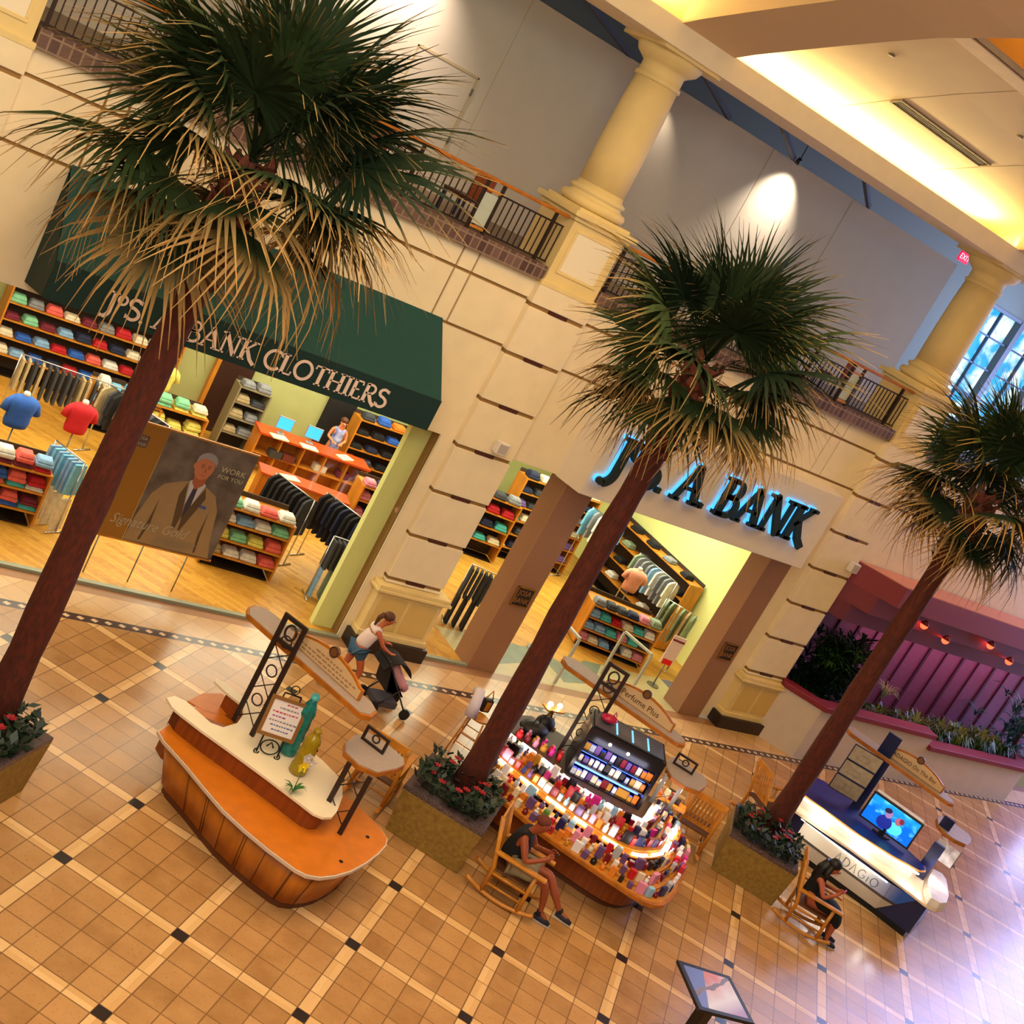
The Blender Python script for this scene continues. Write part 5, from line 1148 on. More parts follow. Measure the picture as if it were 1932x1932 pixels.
gondola('display_gondola', 'tie and shirt table right of the green banner', 9.6, 12.6, R(-8), 1.5, .7, (.5, .9, 1.25), ['purple', 'navy', 'pink', 'charcoal', 'blue'], 5, 'tie and shirt table', 23, stack=1)
gondola('display_gondola', 'round corner table of bright caps far left of the shop', -.6, 12.0, R(5), 1.5, .7, (.6, 1.0), ['white', 'orange', 'blue', 'yellow'], 5, 'far left table', 24, stack=1)
gondola('wall_shelf', 'long back wall shelving full of shirts under the awning', 2.9, 16.2, 0, 4.0, .6, (.5, .9, 1.3, 1.7, 2.1), ['light blue', 'white', 'blue', 'purple', 'maroon', 'cream', 'red', 'coral', 'mint', 'navy', 'grey'], 10, 'back wall shelving', 5, stack=1)
gondola('wall_shelf', 'back wall shelving at far left of the shop', -1.6, 15.6, 0, 3.2, .6, (.9, 1.4, 1.9), ['yellow', 'grey', 'charcoal', 'orange', 'maroon', 'green'], 6, 'far left shelving', 6)
gondola('display_gondola', 'entrance tier display packed with folded shirts', 15.25, 9.55, R(-18), 1.9, .95, (.16, .48, .8, 1.12), ['white', 'light blue', 'pink', 'navy', 'red', 'teal', 'charcoal', 'grey', 'sage', 'cream'], 6, 'entrance tier display', 7, stack=1)
gondola('wall_shelf', 'tall shelf of shirts behind the leaning palm trunk, through entrance', 15.1, 13.8, 0, 2.6, .5, (.35, .75, 1.15, 1.55, 1.95, 2.35), ['light blue', 'purple', 'grey', 'navy', 'pink', 'teal', 'cream', 'charcoal'], 6, 'tall entrance shelf', 8)
gondola('wall_shelf', 'dark shelving along the lime side wall inside entrance', 17.85, 12.4, R(-90), 4.2, .5, (.5, 1.0, 1.5, 2.0), ['charcoal', 'grey', 'black', 'white', 'sage'], 5, 'side wall shelving', 9)
gondola('wall_shelf', 'shelf seen through the narrow window between pier and granite column', 12.6, 13.4, R(-10), 2.2, .5, (.5, .9, 1.3, 1.7), ['grey', 'teal', 'red', 'cream', 'navy', 'charcoal'], 5, 'narrow window shelf', 10)
gondola('wall_shelf', 'shelving of ties and hats at the top right of the shop window', 11.0, 15.9, 0, 2.4, .5, (.6, 1.0, 1.4, 1.8), ['black', 'charcoal', 'pink', 'navy', 'orange', 'blue'], 5, 'hat shelving', 11)
# hanging garments
gar = {}
def garment(kind):
    b = MB()
    if kind == 'top':
        P = [(-.21, -.0), (-.16, .05), (-.05, .09), (.05, .09), (.16, .05), (.21, 0), (.24, -.35), (.19, -.37), (.17, -.18), (.18, -.62), (-.18, -.62), (-.17, -.18), (-.19, -.37), (-.24, -.35)]
    else: P = [(-.15, .06), (.15, .06), (.17, -.2), (.18, -.72), (.02, -.74), (0, -.3), (-.02, -.74), (-.18, -.72), (-.17, -.2)]
    n = len(P); b.add([(-.022, x, z) for x, z in P] + [(.022, x * .97, z) for x, z in P], [])
    from mathutils.geometry import tessellate_polygon
    T_ = tessellate_polygon([[Vector((x, z, 0)) for x, z in P]])
    base = 0
    b.f += [list(t_) for t_ in T_] + [[n + i for i in t_] for t_ in T_] + [[i, (i + 1) % n, n + (i + 1) % n, n + i] for i in range(n)]; k = len(b.f); b.m = [0] * k; b.sm = [False] * k
    return b
def rack(label, short, x, y, rz, L_, z, n, cols, kind='top', seed=0, sc_=1, two=None):
    rg = random.Random(seed); t = thing('garment_rack', label, 'clothes rack', (x, y, 0), rz)
    top = z + .12
    b = MB(); b.tube([(-L_ / 2, 0, top), (L_ / 2, 0, top)], .014, 8); b.build('rail', CHROME, t)
    for sx in (-1, 1):
        b = MB(); b.tube([(sx * L_ / 2, 0, .02), (sx * L_ / 2, 0, top)], .016, 8); b.tube([(sx * L_ / 2, -.25, .02), (sx * L_ / 2, .25, .02)], .016, 8); b.build('upright', CHROME, t)
    rows_ = [(z, n, cols, kind)] + ([two] if two else [])
    for (zz, nn, cc_, kd) in rows_:
        for i in range(nn):
            key = kd
            if key not in gar: o = garment(kd).build('hanging_shirt' if kd == 'top' else 'hanging_trousers', FABRIC); gar[key] = o
            else: o = gar[key].copy(); COL.objects.link(o)
            u = -L_ / 2 + .06 + (L_ - .12) * i / max(1, nn - 1)
            o.location = (x + cos(rz) * u, y + sin(rz) * u, zz); o.rotation_euler = (0, 0, rz + rg.uniform(-.12, .12)); col = rg.choice(cc_); o.color = srgb(SC[col]); o.scale = (1.2, sc_, sc_ * rg.uniform(.95, 1.05))
            third = ['at near end', 'next to near end', 'before middle', 'past middle', 'next to far end', 'at far end'][min(5, int(6 * i / nn))]
            tag(o, '%s hanging %s on %s, %s' % (col, 'shirt' if kd == 'top' else 'trousers', short, third), 'hanging shirt' if kd == 'top' else 'trousers', 'garments on ' + short)
rack('double rack of pale jeans over khaki trousers beside the palm trunk', 'pale jeans rack', 1.15, 9.05, R(-60), .8, 1.32, 7, ['light blue', 'sky'], 'pants', 1, .8, (.62, 4, ['cream', 'khaki'], 'pants'))
rack('long rack of brown trousers deep in the shop', 'brown trouser rack', 2.0, 13.3, R(-5), 2.2, 1.35, 16, ['khaki', 'charcoal'], 'pants', 2, .9)
rack('rack of dark suits beside the red torso form', 'dark suit rack', 3.1, 12.2, R(-55), 1.7, 1.45, 10, ['black', 'charcoal', 'khaki'], 'top', 3, 1.1)
rack('rack of black jackets right of the suit poster', 'black jacket rack', 6.05, 10.2, R(-60), 1.1, 1.45, 8, ['black', 'black', 'charcoal'], 'top', 4, 1.15)
rack('rack of navy and black jackets in mid shop', 'navy jacket rack', 7.25, 9.75, R(-62), 1.5, 1.45, 10, ['black', 'navy', 'black'], 'top', 5, 1.2)
rack('low double rack of dark jeans and pale trousers near shop window', 'dark jeans rack', 6.95, 8.45, R(-8), 1.1, 1.3, 10, ['charcoal', 'navy', 'charcoal'], 'pants', 6, .8, (.66, 5, ['sage', 'light blue', 'charcoal', 'black'], 'pants'))
rack('rack of black trousers seen through the narrow window', 'black trouser rack', 10.45, 8.75, R(-25), .9, 1.35, 8, ['charcoal', 'black'], 'pants', 7, .9, (.66, 5, ['black'], 'pants'))
rack('rack of grey suits high behind narrow window', 'grey suit rack', 12.1, 14.6, R(0), 1.6, 2.2, 9, ['grey', 'charcoal', 'cream'], 'top', 8, 1.0)
rack('rack of pale grey shirts by the lime side wall', 'pale shirt rack', 17.2, 11.2, R(-80), 1.5, 1.75, 9, ['grey', 'white', 'sage', 'light blue'], 'top', 9, 1.05)
rack('rack of sage coats in front of the granite column', 'sage coat rack', 16.95, 9.5, R(-50), .9, 1.5, 6, ['sage', 'sage', 'khaki'], 'top', 10, 1.35)
rack('rack of striped shirts beside the palm trunk inside entrance', 'striped shirt rack', 16.3, 12.9, R(-70), 1.1, 2.1, 6, ['white', 'grey', 'sky'], 'top', 11, 1.1)
# torso forms
def torso(label, x, y, z0, col, rz=0, s_=1):
    t = thing('torso_form', label, 'mannequin', (x, y, z0), rz)
    b = MB(); b.lathe([(.15 * s_, 0), (.165 * s_, .1), (.16 * s_, .22), (.19 * s_, .38), (.2 * s_, .5), (.14 * s_, .58), (.07 * s_, .62)], n=18, sx=1.15, sy=.72)
    for sx in (-1, 1): b.tube([(sx * .17, 0, .52), (sx * .26, 0, .44), (sx * .31, -.01, .28)], [.08, .075, .07], 10)
    b.build('shirt', mat('shirt_' + col.replace(' ', '_'), SC[col], .8, noise=.15, scale=8), t)
    b = MB(); b.lathe([(.06, .6), (.062, .66), (.05, .69)], n=12); b.build('neck_cap', mat('cap_white', 'e8e4c8', .5), t)
    b = MB(); b.tube([(0, 0, -.0), (0, 0, -z0 + .02)], .015, 8); b.lathe([(.14, -z0), (.14, -z0 + .015)], n=16); b.build('stand', STEEL, t)
torso('blue shirt on torso form at far left of shop window', .35, 10.0, 1.25, 'blue', .2, 1.25)
torso('red shirt on torso form behind the pale jeans rack', 1.75, 11.2, 1.0, 'red', .1, 1.2)
torso('yellow shirt on torso form beside the palm trunk', 4.35, 14.9, 1.15, 'yellow', 0, 1.2)
torso('red shirt on torso form beside the lime pillar', 8.95, 10.85, 1.3, 'red', .2, 1.2)
torso('pink shirt on torso form inside the entrance', 16.2, 10.75, 1.2, 'salmon', -.3, 1.15)
t = thing('mannequin_figure', 'headless mannequin in denim shirt and dark trousers behind the leaning trunk', 'mannequin', (14.35, 10.3, 0), .3)
b = MB(); b.lathe([(.15, .9), (.17, 1.1), (.2, 1.32), (.19, 1.42), (.08, 1.48)], n=16, sx=1.1, sy=.7)
for sx in (-1, 1): b.tube([(sx * .2, 0, 1.38), (sx * .27, 0, 1.1), (sx * .25, -.06, .85)], [.065, .055, .045], 10)
b.build('denim_shirt', mat('denim', '4a6a88', .8, noise=.2), t); b = MB()
for sx in (-1, 1): b.tube([(sx * .09, 0, .95), (sx * .1, 0, .5), (sx * .1, 0, .04)], [.1, .075, .06], 10)
b.build('trousers', mat('dark_trousers', '1c2230', .8), t); b = MB(); b.box(-.22, .22, -.18, .18, 0, .03); b.build('base', STEEL, t)
# cash desk
t = thing('cash_desk', 'orange topped cash desk with open cubbies at back of shop', 'counter', (8.4, 14.7, 0), R(-6))
b = MB(); b.box(-1.5, 1.5, -.35, .35, 1.0, 1.05); b.build('desk_top', mat('red_orange_top', 'c84a18', .35), t)
b = MB(); b.box(-1.48, 1.48, .2, .3, .05, 1.0)
for x in (-1.48, -.9, -.3, .3, .9, 1.44): b.box(x, x + .04, -.3, .2, .05, 1.0)
b.box(-1.44, 1.44, -.3, .2, .5, .53); b.build('cubbies', WOODL, t)
t = thing('low_desk', 'low orange desk in front of the cash desk', 'counter', (7.5, 12.6, 0), R(-12))
b = MB(); b.box(-1.1, 1.1, -.3, .3, .78, .82); b.build('desk_top', mat('red_orange_top', 'c84a18'), t); b = MB(); b.box(-1.05, 1.05, -.25, .25, 0, .78); b.build('body', WOOD, t)
for lab, x in (('left of the two blue lit monitors on cash desk', 7.5), ('right of the two blue lit monitors on cash desk', 8.3)):
    t = thing('computer_monitor', lab, 'monitor', (x, 14.8, 1.052), R(-10)); b = MB(); b.box(-.2, .2, -.02, .02, .12, .44); b.build('casing', mat('monitor_grey', '9aa0a4', .5), t); b = MB(); b.box(-.18, .18, -.024, -.021, .14, .42); b.build('screen', mat('monitor_blue', '30a0e8', .4, emit=1.3), t); b = MB(); b.box(-.02, .02, -.0, .03, .01, .14).box(-.1, .1, -.06, .08, 0, .012); b.build('stand', mat('monitor_grey', '9aa0a4'), t)
for lab, x, y, z, rz in (('open order book on the cash desk below left monitor', 7.35, 14.48, 1.053, .1), ('open order book on the cash desk below right monitor', 8.15, 14.42, 1.053, 0), ('loose white papers at right end of cash desk', 9.2, 14.5, 1.053, .5), ('white papers on the low orange desk', 7.1, 12.6, .823, .2)):
    t = thing('paper_pile', lab, 'papers', (x, y, z), rz); b = MB(); b.box(-.22, .22, -.14, .14, 0, .03); b.build('sheets', mat('paper', 'e8e4b8', .7), t, .004); b = MB(); b.box(-.01, .01, -.14, .14, .03, .033); b.build('fold_line', mat('paper_grey', 'b0ac8a', .7), t)
for k, (x, col) in enumerate(((7.45, '3a3a3a'), (7.8, '6a2a20'), (8.7, 'd8d4c0'), (9.35, '7a3a5a'))):
    b = MB((x, 14.5, .56)); b.box(x - .16, x + .16, 14.42, 14.65, .535 - .0, .7); tag(b.build('storage_box', mat('storage_%d' % k, col, .6)), ['dark storage box', 'maroon storage box', 'cream storage box', 'mauve storage box'][k] + ' inside cash desk cubby', 'box')
struct(MB().box(6.1, 7.0, 16.5, 16.6, 0, 2.7).build('door_2', mat('dark_walnut', '3a1a0c', .5, noise=.3, stretch=(4, 4, .4))))
struct(MB().box(5.98, 6.08, 16.45, 16.6, 0, 2.7).build('trim_8', WOODL)); struct(MB().box(9.2, 10.0, 16.5, 16.6, 0, 2.4).build('door_3', mat('black_opening', '0e0c0c', .8)))
gondola('steel_cabinet', 'grey open cabinet beside dark door at back of shop', 6.75, 15.6, R(-4), .8, .5, (.5, .9, 1.3, 1.7), ['charcoal', 'grey', 'khaki'], 2, 'grey cabinet', 12, m=mat('cabinet_grey', '8a8264', .6))
# green banner
t = thing('hanging_banner', 'narrow green vertical banner with pale lettering in mid shop', 'banner', (8.0, 10.2, 0), R(-10))
b = MB(); b.box(-.12, .12, -.01, .01, .9, 2.1); b.build('banner_cloth', mat('banner_green', '4a6a3c', .7), t); b = MB(); b.tube([(0, .02, 0), (0, .02, 2.12)], .012, 8); b.lathe([(.16, 0), (.16, .02)], n=16); b.build('stand', STEEL, t)
b = MB(); rg = random.Random(3)
for k in range(12): b.box(-.05, .05, -.0125, -.0105, 1.02 + k * .085, 1.02 + k * .085 + rg.uniform(.03, .055))
b.build('pale_letters', mat('pale_letter', 'b8c8a0', .7), t)
# entrance stands
for lab, x, y, rz, red in (('white notice stand with red square beside granite column', 16.0, 8.15, -.3, True), ('white notice stand with maroon stripe behind palm trunk', 12.45, 8.6, .6, False)):
    t = thing('notice_stand', lab, 'sign', (x, y, 0), rz); b = MB(); b.tube([(0, 0, 0), (0, 0, .7)], .018, 8); b.lathe([(.16, 0), (.16, .02)], n=18); b.build('pole', STEEL, t)
    b = MB(); b.box(-.17, .17, -.015, .015, .62, 1.4); b.build('board', mat('notice_white', 'f0d8d0', .5), t)
    b = MB(); b.box(-.17, .17, -.02, -.016, 1.26, 1.31); b.build('maroon_stripe', mat('notice_maroon', '8a2040', .5), t)
    if red: b = MB(); b.box(-.13, .13, -.022, -.016, .62, .76); b.build('red_square', mat('notice_red', 'f02018', .5), t)
for lab, x, y, x2, y2 in (('pale security gate on the palm trunk side of entrance', 12.17, 7.9, 12.17, 7.1), ('pale security gate by the granite column side of entrance', 14.24, 8.1, 14.45, 7.2)):
    t = thing('security_gate', lab, 'gate', (x, y, 0)); b = MB((x, y, 0)); b.beam((x, y, 1.2), (x2, y2, 1.2), .07, .05); b.beam((x, y, .02), (x, y, 1.18), .06, .05, (0, 1, 0)); b.beam((x2, y2, .02), (x2, y2, 1.18), .06, .05, (0, 1, 0)); b.build('frame', mat('gate_pale', 'b8bcae', .4), t)
    b = MB((x, y, 0)); b.beam((x, y, .6), (x2, y2, .6), .012, .95); b.build('clear_panel', GLASS, t)
# window poster
t = thing('suit_poster', 'large brown window poster of a grey haired man in tan suit', 'poster', (2.5, 7.45, 0)); off = (2.5, 7.45, 0); PY = 7.44
b = MB(off); b.box(1.4, 2.02, PY, PY + .02, .78, 2.93); b.build('gold_panel', mat('poster_gold', 'a06a20', .5), t)
b = MB(off); b.box(2.03, 3.68, PY, PY + .02, .78, 2.93); b.build('photo_panel', mat('poster_brown', '4a3c38', .5, noise=.3, scale=2, col2='857670'), t)
b = MB(off); b.box(1.38, 3.7, PY - .005, PY + .03, 2.93, 2.96).box(1.38, 3.7, PY - .005, PY + .03, .75, .78); b.build('top_and_bottom_rail', WOODL, t)
for x in (1.63, 2.43, 3.26): b = MB(off); b.tube([(x, PY + .01, .0), (x, PY + .01, .76)], .013, 8); b.build('leg', STEEL, t)
def flat(nm, m_, pts, k): b = MB(off); b.plate([(x, PY - .001 - k * .0012, z) for x, z in pts], .001, (0, -1, 0)); return b.build(nm, m_, t)
def ell(cx_, cz, rx, rz_, n=22, a0=0, a1=360): return [(cx_ + rx * cos(R(a0 + (a1 - a0) * i / n)), cz + rz_ * sin(R(a0 + (a1 - a0) * i / n))) for i in range(n + (0 if a1 - a0 == 360 else 1))]
SUIT = mat('print_tan_suit', 'a88862', .6, noise=.1, scale=4); SUITD = mat('print_suit_shadow', '5c4632', .6)
flat('printed_suit', SUIT, [(2.03, .8), (2.06, 1.25), (2.16, 1.75), (2.3, 1.98), (2.6, 2.12), (2.75, 2.16), (2.98, 2.14), (3.25, 2.0), (3.4, 1.72), (3.5, 1.2), (3.62, .8)], 1)
flat('printed_lapel', SUITD, [(2.68, 2.12), (2.62, 1.85), (2.74, 1.2), (2.8, 1.2), (2.82, 1.5)], 2); flat('printed_lapel', SUITD, [(3.02, 2.1), (3.1, 1.9), (2.9, 1.2), (2.86, 1.2), (2.84, 1.5)], 2)
flat('printed_sleeve_fold', SUITD, [(2.33, 1.7), (2.3, 1.2), (2.26, .85), (2.3, .85), (2.36, 1.2)], 2); flat('printed_sleeve_fold', SUITD, [(3.26, 1.7), (3.3, 1.2), (3.34, .85), (3.3, .85), (3.25, 1.2)], 2)
flat('printed_collar', mat('print_shirt', 'c8c4d4', .6), [(2.7, 2.16), (2.84, 1.42), (3.0, 2.15), (2.9, 2.2), (2.78, 2.2)], 3)
flat('printed_tie', mat('print_tie', '3c3444', .6), [(2.81, 2.08), (2.88, 2.08), (2.9, 1.7), (2.84, 1.4), (2.79, 1.7)], 4); flat('printed_pocket_square', mat('print_blue', '4858a0', .6), [(3.05, 1.72), (3.18, 1.7), (3.18, 1.76), (3.06, 1.77)], 3)
flat('printed_neck', mat('print_skin_dark', 'b06040', .6), [(2.73, 2.3), (2.74, 2.14), (2.84, 2.02), (2.95, 2.13), (2.97, 2.3)], 5)
flat('printed_face', mat('print_skin', 'c87a58', .6), ell(2.84, 2.46, .17, .235), 6); flat('printed_ear', mat('print_skin', 'c87a58'), ell(2.665, 2.46, .03, .055, 10), 5)
flat('printed_hair', mat('print_hair', '9c98a4', .6), ell(2.84, 2.58, .185, .17, 14, 10, 170) + [(2.66, 2.5), (2.7, 2.58), (2.78, 2.63), (2.92, 2.62), (3.0, 2.56), (3.025, 2.5)], 7)
for x in (2.8, 2.92): flat('printed_brow', mat('print_brow', '7a5448', .6), [(x - .035, 2.49), (x + .035, 2.49), (x + .03, 2.51), (x - .03, 2.51)], 8); flat('printed_eye', mat('print_eye', '2c1c18', .6), ell(x, 2.462, .018, .009, 8), 8)
flat('printed_nose', mat('print_skin_dark', 'b06040'), [(2.865, 2.48), (2.9, 2.38), (2.85, 2.37)], 8); flat('printed_mouth', mat('print_mouth', 'a04838', .6), [(2.81, 2.33), (2.87, 2.31), (2.93, 2.335), (2.87, 2.295)], 8)
flat('printed_emblem', mat('print_emblem', '5c4644', .6), [(1.5, 2.5), (1.74, 2.5), (1.74, 2.72), (1.5, 2.72)], 1)
pt = mat('print_pale', 'b8a894', .6)
for r_, s_ in ((2.66, 'JOSA'), (2.55, 'BANK')): text_obj('emblem_lettering', s_, .1, Matrix.Translation(Vector((1.62, PY - .004, r_)) - Vector(off)) @ Matrix.Rotation(pi / 2, 4, 'X'), pt, t, .0005, xs=.85)
for s_, x, z, sz in (('WORK', 3.36, 2.52, .15), ('FOR YOU', 3.36, 2.38, .11)): text_obj('printed_words', s_, sz, Matrix.Translation(Vector((x, PY - .012, z)) - Vector(off)) @ Matrix.Rotation(pi / 2, 4, 'X'), mat('print_bright', 'd0c8a8', .6), t, .0005)
text_obj('printed_script', 'Signature Gold', .27, Matrix.Translation(Vector((2.38, PY - .014, 1.14)) - Vector(off)) @ Matrix.Rotation(pi / 2, 4, 'X') @ Matrix.Shear('XZ', 4, (0, 0)) @ Matrix(((1, .3, 0, 0), (0, 1, 0, 0), (0, 0, 1, 0), (0, 0, 0, 1))), pt, t, .0005, xs=.85)
b = MB(off); rg = random.Random(9)
for r_ in range(4):
    x = 2.55
    while x < 3.3 - r_ * .08: l_ = rg.uniform(.03, .09); b.box(x, x + l_, PY - .016, PY - .014, .98 - r_ * .045, 1.0 - r_ * .045); x += l_ + .02
o = b.build('small_print', mat('print_small', '9a8a78', .6), t); o['kind'] = 'stuff'
# gallery chairs
def gchair(label, x, y, rz):
    t = thing('gallery_chair', label, 'chair', (x, y, 8.052), rz, 'woven gallery chairs')
    b = MB(); b.box(-.3, .3, -.28, .28, .38, .44); b.build('seat', mat('chair_leather', '4a2418', .5), t)
    b = MB(); b.box(-.3, .3, .24, .29, .44, .95); b.build('backrest', mat('woven_rust', 'a04c22', .7, noise=.5, scale=28), t)
    for sx in (-.27, .27):
        for sy in (-.25, .25): b = MB(); b.box(sx - .02, sx + .02, sy - .02, sy + .02, 0, .38); b.build('leg', DARK, t)
gchair('rust woven chair behind gallery railing beside the middle column', 5.5, 8.3, R(205)); gchair('rust woven chair behind gallery railing near the far column', 16.0, 8.3, R(205)); gchair('rust woven chair in shade left of the gap in railing', 3.6, 8.7, R(-30))
# ------------------------------------------------------------------ rocking chairs, stool
def rocker(label, x, y, rz):
    t = thing('rocking_chair', label, 'rocking chair', (x, y, 0), rz, 'honey wood rocking chairs')
    for sx in (-.27, .27):
        b = MB(); b.tube([(sx, -.52 + 1.02 * k / 12, .035 + .10 * ((k - 6) / 6) ** 2) for k in range(13)], .03, 8); b.build('rocker', WOODL, t)
        b = MB(); b.tube([(sx, .28, .06), (sx, .28, .64)], .03, 8); b.build('leg', WOODL, t)
        b = MB(); b.tube([(sx, -.26, .06), (sx, -.26, .45), (sx * .96, -.48, 1.12)], .03, 8); b.build('leg', WOODL, t)
        b = MB(); b.box(sx - .045, sx + .045, -.34, .42, .64, .68); b.build('armrest', WOODL, t, .01)
        b = MB(); b.tube([(sx, -.26, .2), (sx, .28, .2)], .018, 8); b.tube([(sx, -.26, .36), (sx, .28, .36)], .022, 8); b.build('stretcher', WOODL, t)
    b = MB(); b.tube([(-.27, .28, .24), (.27, .28, .24)], .016, 8); b.tube([(-.27, -.26, .24), (.27, -.26, .24)], .016, 8); b.build('cross_stretcher', WOODL, t)
    b = MB(); b.box(-.27, .27, -.28, .3, .41, .44); b.build('seat', mat('woven_seat', '6a3c16', .6, noise=.4, scale=20), t, .01)
    b = MB(); b.obox((0, -.475, 1.08), (.56, .03, .12)); b.build('back_rail', WOODL, t, .008); b = MB(); b.obox((0, -.30, .56), (.52, .025, .06)); b.build('back_rail', WOODL, t, .006)
    b = MB()
    for k in range(7): u = -.2 + .4 * k / 6; b.beam((u, -.31, .56), (u, -.47, 1.04), .035, .012, (0, 1, 0))
    b.build('back_slats', WOODL, t)
    return t
MP, WP = (6.72, -.0, 0), (13.6, -.12, 0)
r0 = rocker('wooden rocking chair the seated man sits in', MP[0], MP[1], R(-135)); r0.scale = (1.13,) * 3
dup(r0, WP, R(-135), 'wooden rocking chair the seated woman sits in')
dup(r0, (12.15, 1.9, 0), R(-45), 'empty wooden rocking chair between perfume kiosk and planter')
dup(r0, (5.25, 2.12, 0), R(-45), 'empty wooden rocking chair between front kiosk and planter')
dup(r0, (15.15, 2.95, 0), R(-100), 'empty wooden rocking chair behind the far planter and palm')
t = thing('bar_stool', 'tall honey wood bar stool with a white shirt over its back', 'stool', (7.85, 3.72, 0), R(40))
for sx, sy in ((-1, -1), (1, -1), (1, 1), (-1, 1)): b = MB(); b.tube([(sx * .22, sy * .22, 0), (sx * .15, sy * .15, .76)], .018, 8); b.build('leg', WOODL, t)
b = MB(); b.lathe([(.19, .76), (.2, .78), (.19, .8)], n=20); b.build('seat', WOODL, t)
b = MB()
for z, r_ in ((.25, .2), (.45, .18)):
    c_ = [(r_, r_), (-r_, r_), (-r_, -r_), (r_, -r_)]
    for i in range(4): b.tube([(*c_[i], z), (*c_[(i + 1) % 4], z)], .011, 6)
b.build('rungs', WOODL, t)
b = MB()
for sx in (-.15, .15): b.tube([(sx, .15, .78), (sx, .2, 1.12)], .016, 8)
b.tube([(-.15, .2, 1.12), (.15, .2, 1.12)], .02, 8); b.build('back_frame', WOODL, t)
b = MB((7.85, 3.72, 1.1)); b.tube([(7.72, 3.95, 1.14), (7.7, 3.86, 1.2), (7.62, 3.74, 1.1), (7.6, 3.66, .8)], [.1, .09, .1, .12], 10); tag(b.build('draped_shirt', mat('white_cloth', 'dcd0dc', .8, bump=.5)), 'white shirt draped over back of the bar stool', 'shirt')
t = thing('hand_bag', 'black and orange bag hanging on the bar stool', 'bag', (8.0, 3.9, .95)); b = MB(); b.obox((0, 0, 0), (.2, .12, .26)); b.build('body', mat('bag_dark', '1c1210', .5), t, .03); b = MB(); b.tube([(-.08, 0, .13), (0, 0, .3), (.08, 0, .13)], .014, 8); b.obox((0, -.063, 0), (.1, .006, .18)); b.build('orange_trim', WOODL, t)
# ------------------------------------------------------------------ people
def face(t, c, fwd, r_=.1, skinm=SKIN, hairc='2a1a12', long=False, bald=False, s_=1.0):
    """head details on a head centred c looking along fwd (unit)"""
    c = Vector(c); f = Vector(fwd).normalized(); up = Vector((0, 0, 1)); up = (up - f * f.dot(up)).normalized(); rt = f.cross(up)
    def P(a, b_, d_): return c + rt * a + up * b_ + f * d_
    e_m = mat('eye_dark', '1a1210', .3)
    for sg in (-1, 1):
        b = MB(); b.ball(P(sg * .034, .012, .088), .012, 8); b.build('eye', e_m, t)
        b = MB(); b.ball(P(sg * .082, .0, .0), .026, 8, .5, .8, 1.2); b.build('ear', skinm, t)
    b = MB(); b.tube([P(-.022, -.045, .09), P(0, -.048, .096), P(.022, -.045, .09)], .006, 6); b.build('mouth', mat('lips', '8a3a30', .5), t)
def head_mesh(b, c, fwd, r_=.095):
    c = Vector(c); f = Vector(fwd).normalized(); up = Vector((0, 0, 1)); up = (up - f * f.dot(up)).normalized(); rt = f.cross(up)
def person_body(name, J, E, m, t, root): return skin(name, J, E, m, t, root)
def hand_joints(J, E, wrist, base, d, n_, side, curl=.5, pre='h'):
    """five fingers rooted in the palm. d finger direction, n_ palm normal"""
    d = Vector(d).normalized(); n_ = Vector(n_).normalized(); s_ = d.cross(n_).normalized() * side; w = Vector(base)
    palm = w + d * .05; J[pre + 'p'] = (tuple(palm), (.034, .018)); E.append((wrist, pre + 'p'))
    for k, (off_, l_) in enumerate(((-.03, .068), (-.01, .078), (.01, .073), (.029, .058))):
        a = palm + d * .035 + s_ * off_; q = a + d * l_ * .55 + n_ * l_ * .35 * curl; r_ = q + d * l_ * .3 * (1 - curl) + n_ * l_ * .5 * curl
        J['%sa%d' % (pre, k)] = (tuple(a), .0105); J['%sb%d' % (pre, k)] = (tuple(q), .0095); J['%sc%d' % (pre, k)] = (tuple(r_), .008)
        E += [(pre + 'p', '%sa%d' % (pre, k)), ('%sa%d' % (pre, k), '%sb%d' % (pre, k)), ('%sb%d' % (pre, k), '%sc%d' % (pre, k))]
    a = w + d * .03 - s_ * .04 + n_ * .01; q = a + d * .035 - s_ * .012 + n_ * .03
    J[pre + 't0'] = (tuple(a), .012); J[pre + 't1'] = (tuple(q), .0095); E += [(wrist, pre + 't0'), (pre + 't0', pre + 't1')]
def shoe(t, heel, toe, m, sole):
    h = Vector(heel); q = Vector(toe); d = (q - h); b = MB()
    b.tube([h + Vector((0, 0, .045)), h + d * .3 + Vector((0, 0, .05)), h + d * .65 + Vector((0, 0, .04)), q + Vector((0, 0, .03))], [.042, .05, .048, .032], 12); s_ = b.build('shoe', m, t)
    b = MB(); pts = [h - d * .08, h + d * .5, q + d * .08]; w_ = d.cross(Vector((0, 0, 1))).normalized() * .048; b.add([pts[0] - w_, pts[0] + w_, pts[1] + w_ * 1.05, pts[2] + w_ * .6, pts[2] - w_ * .6, pts[1] - w_ * 1.05] + [p + Vector((0, 0, .022)) for p in (pts[0] - w_, pts[0] + w_, pts[1] + w_ * 1.05, pts[2] + w_ * .6, pts[2] - w_ * .6, pts[1] - w_ * 1.05)], [(5, 4, 3, 2, 1, 0), (6, 7, 8, 9, 10, 11)] + [(i, (i + 1) % 6, 6 + (i + 1) % 6, 6 + i) for i in range(6)]); b.build('sole', sole, s_)
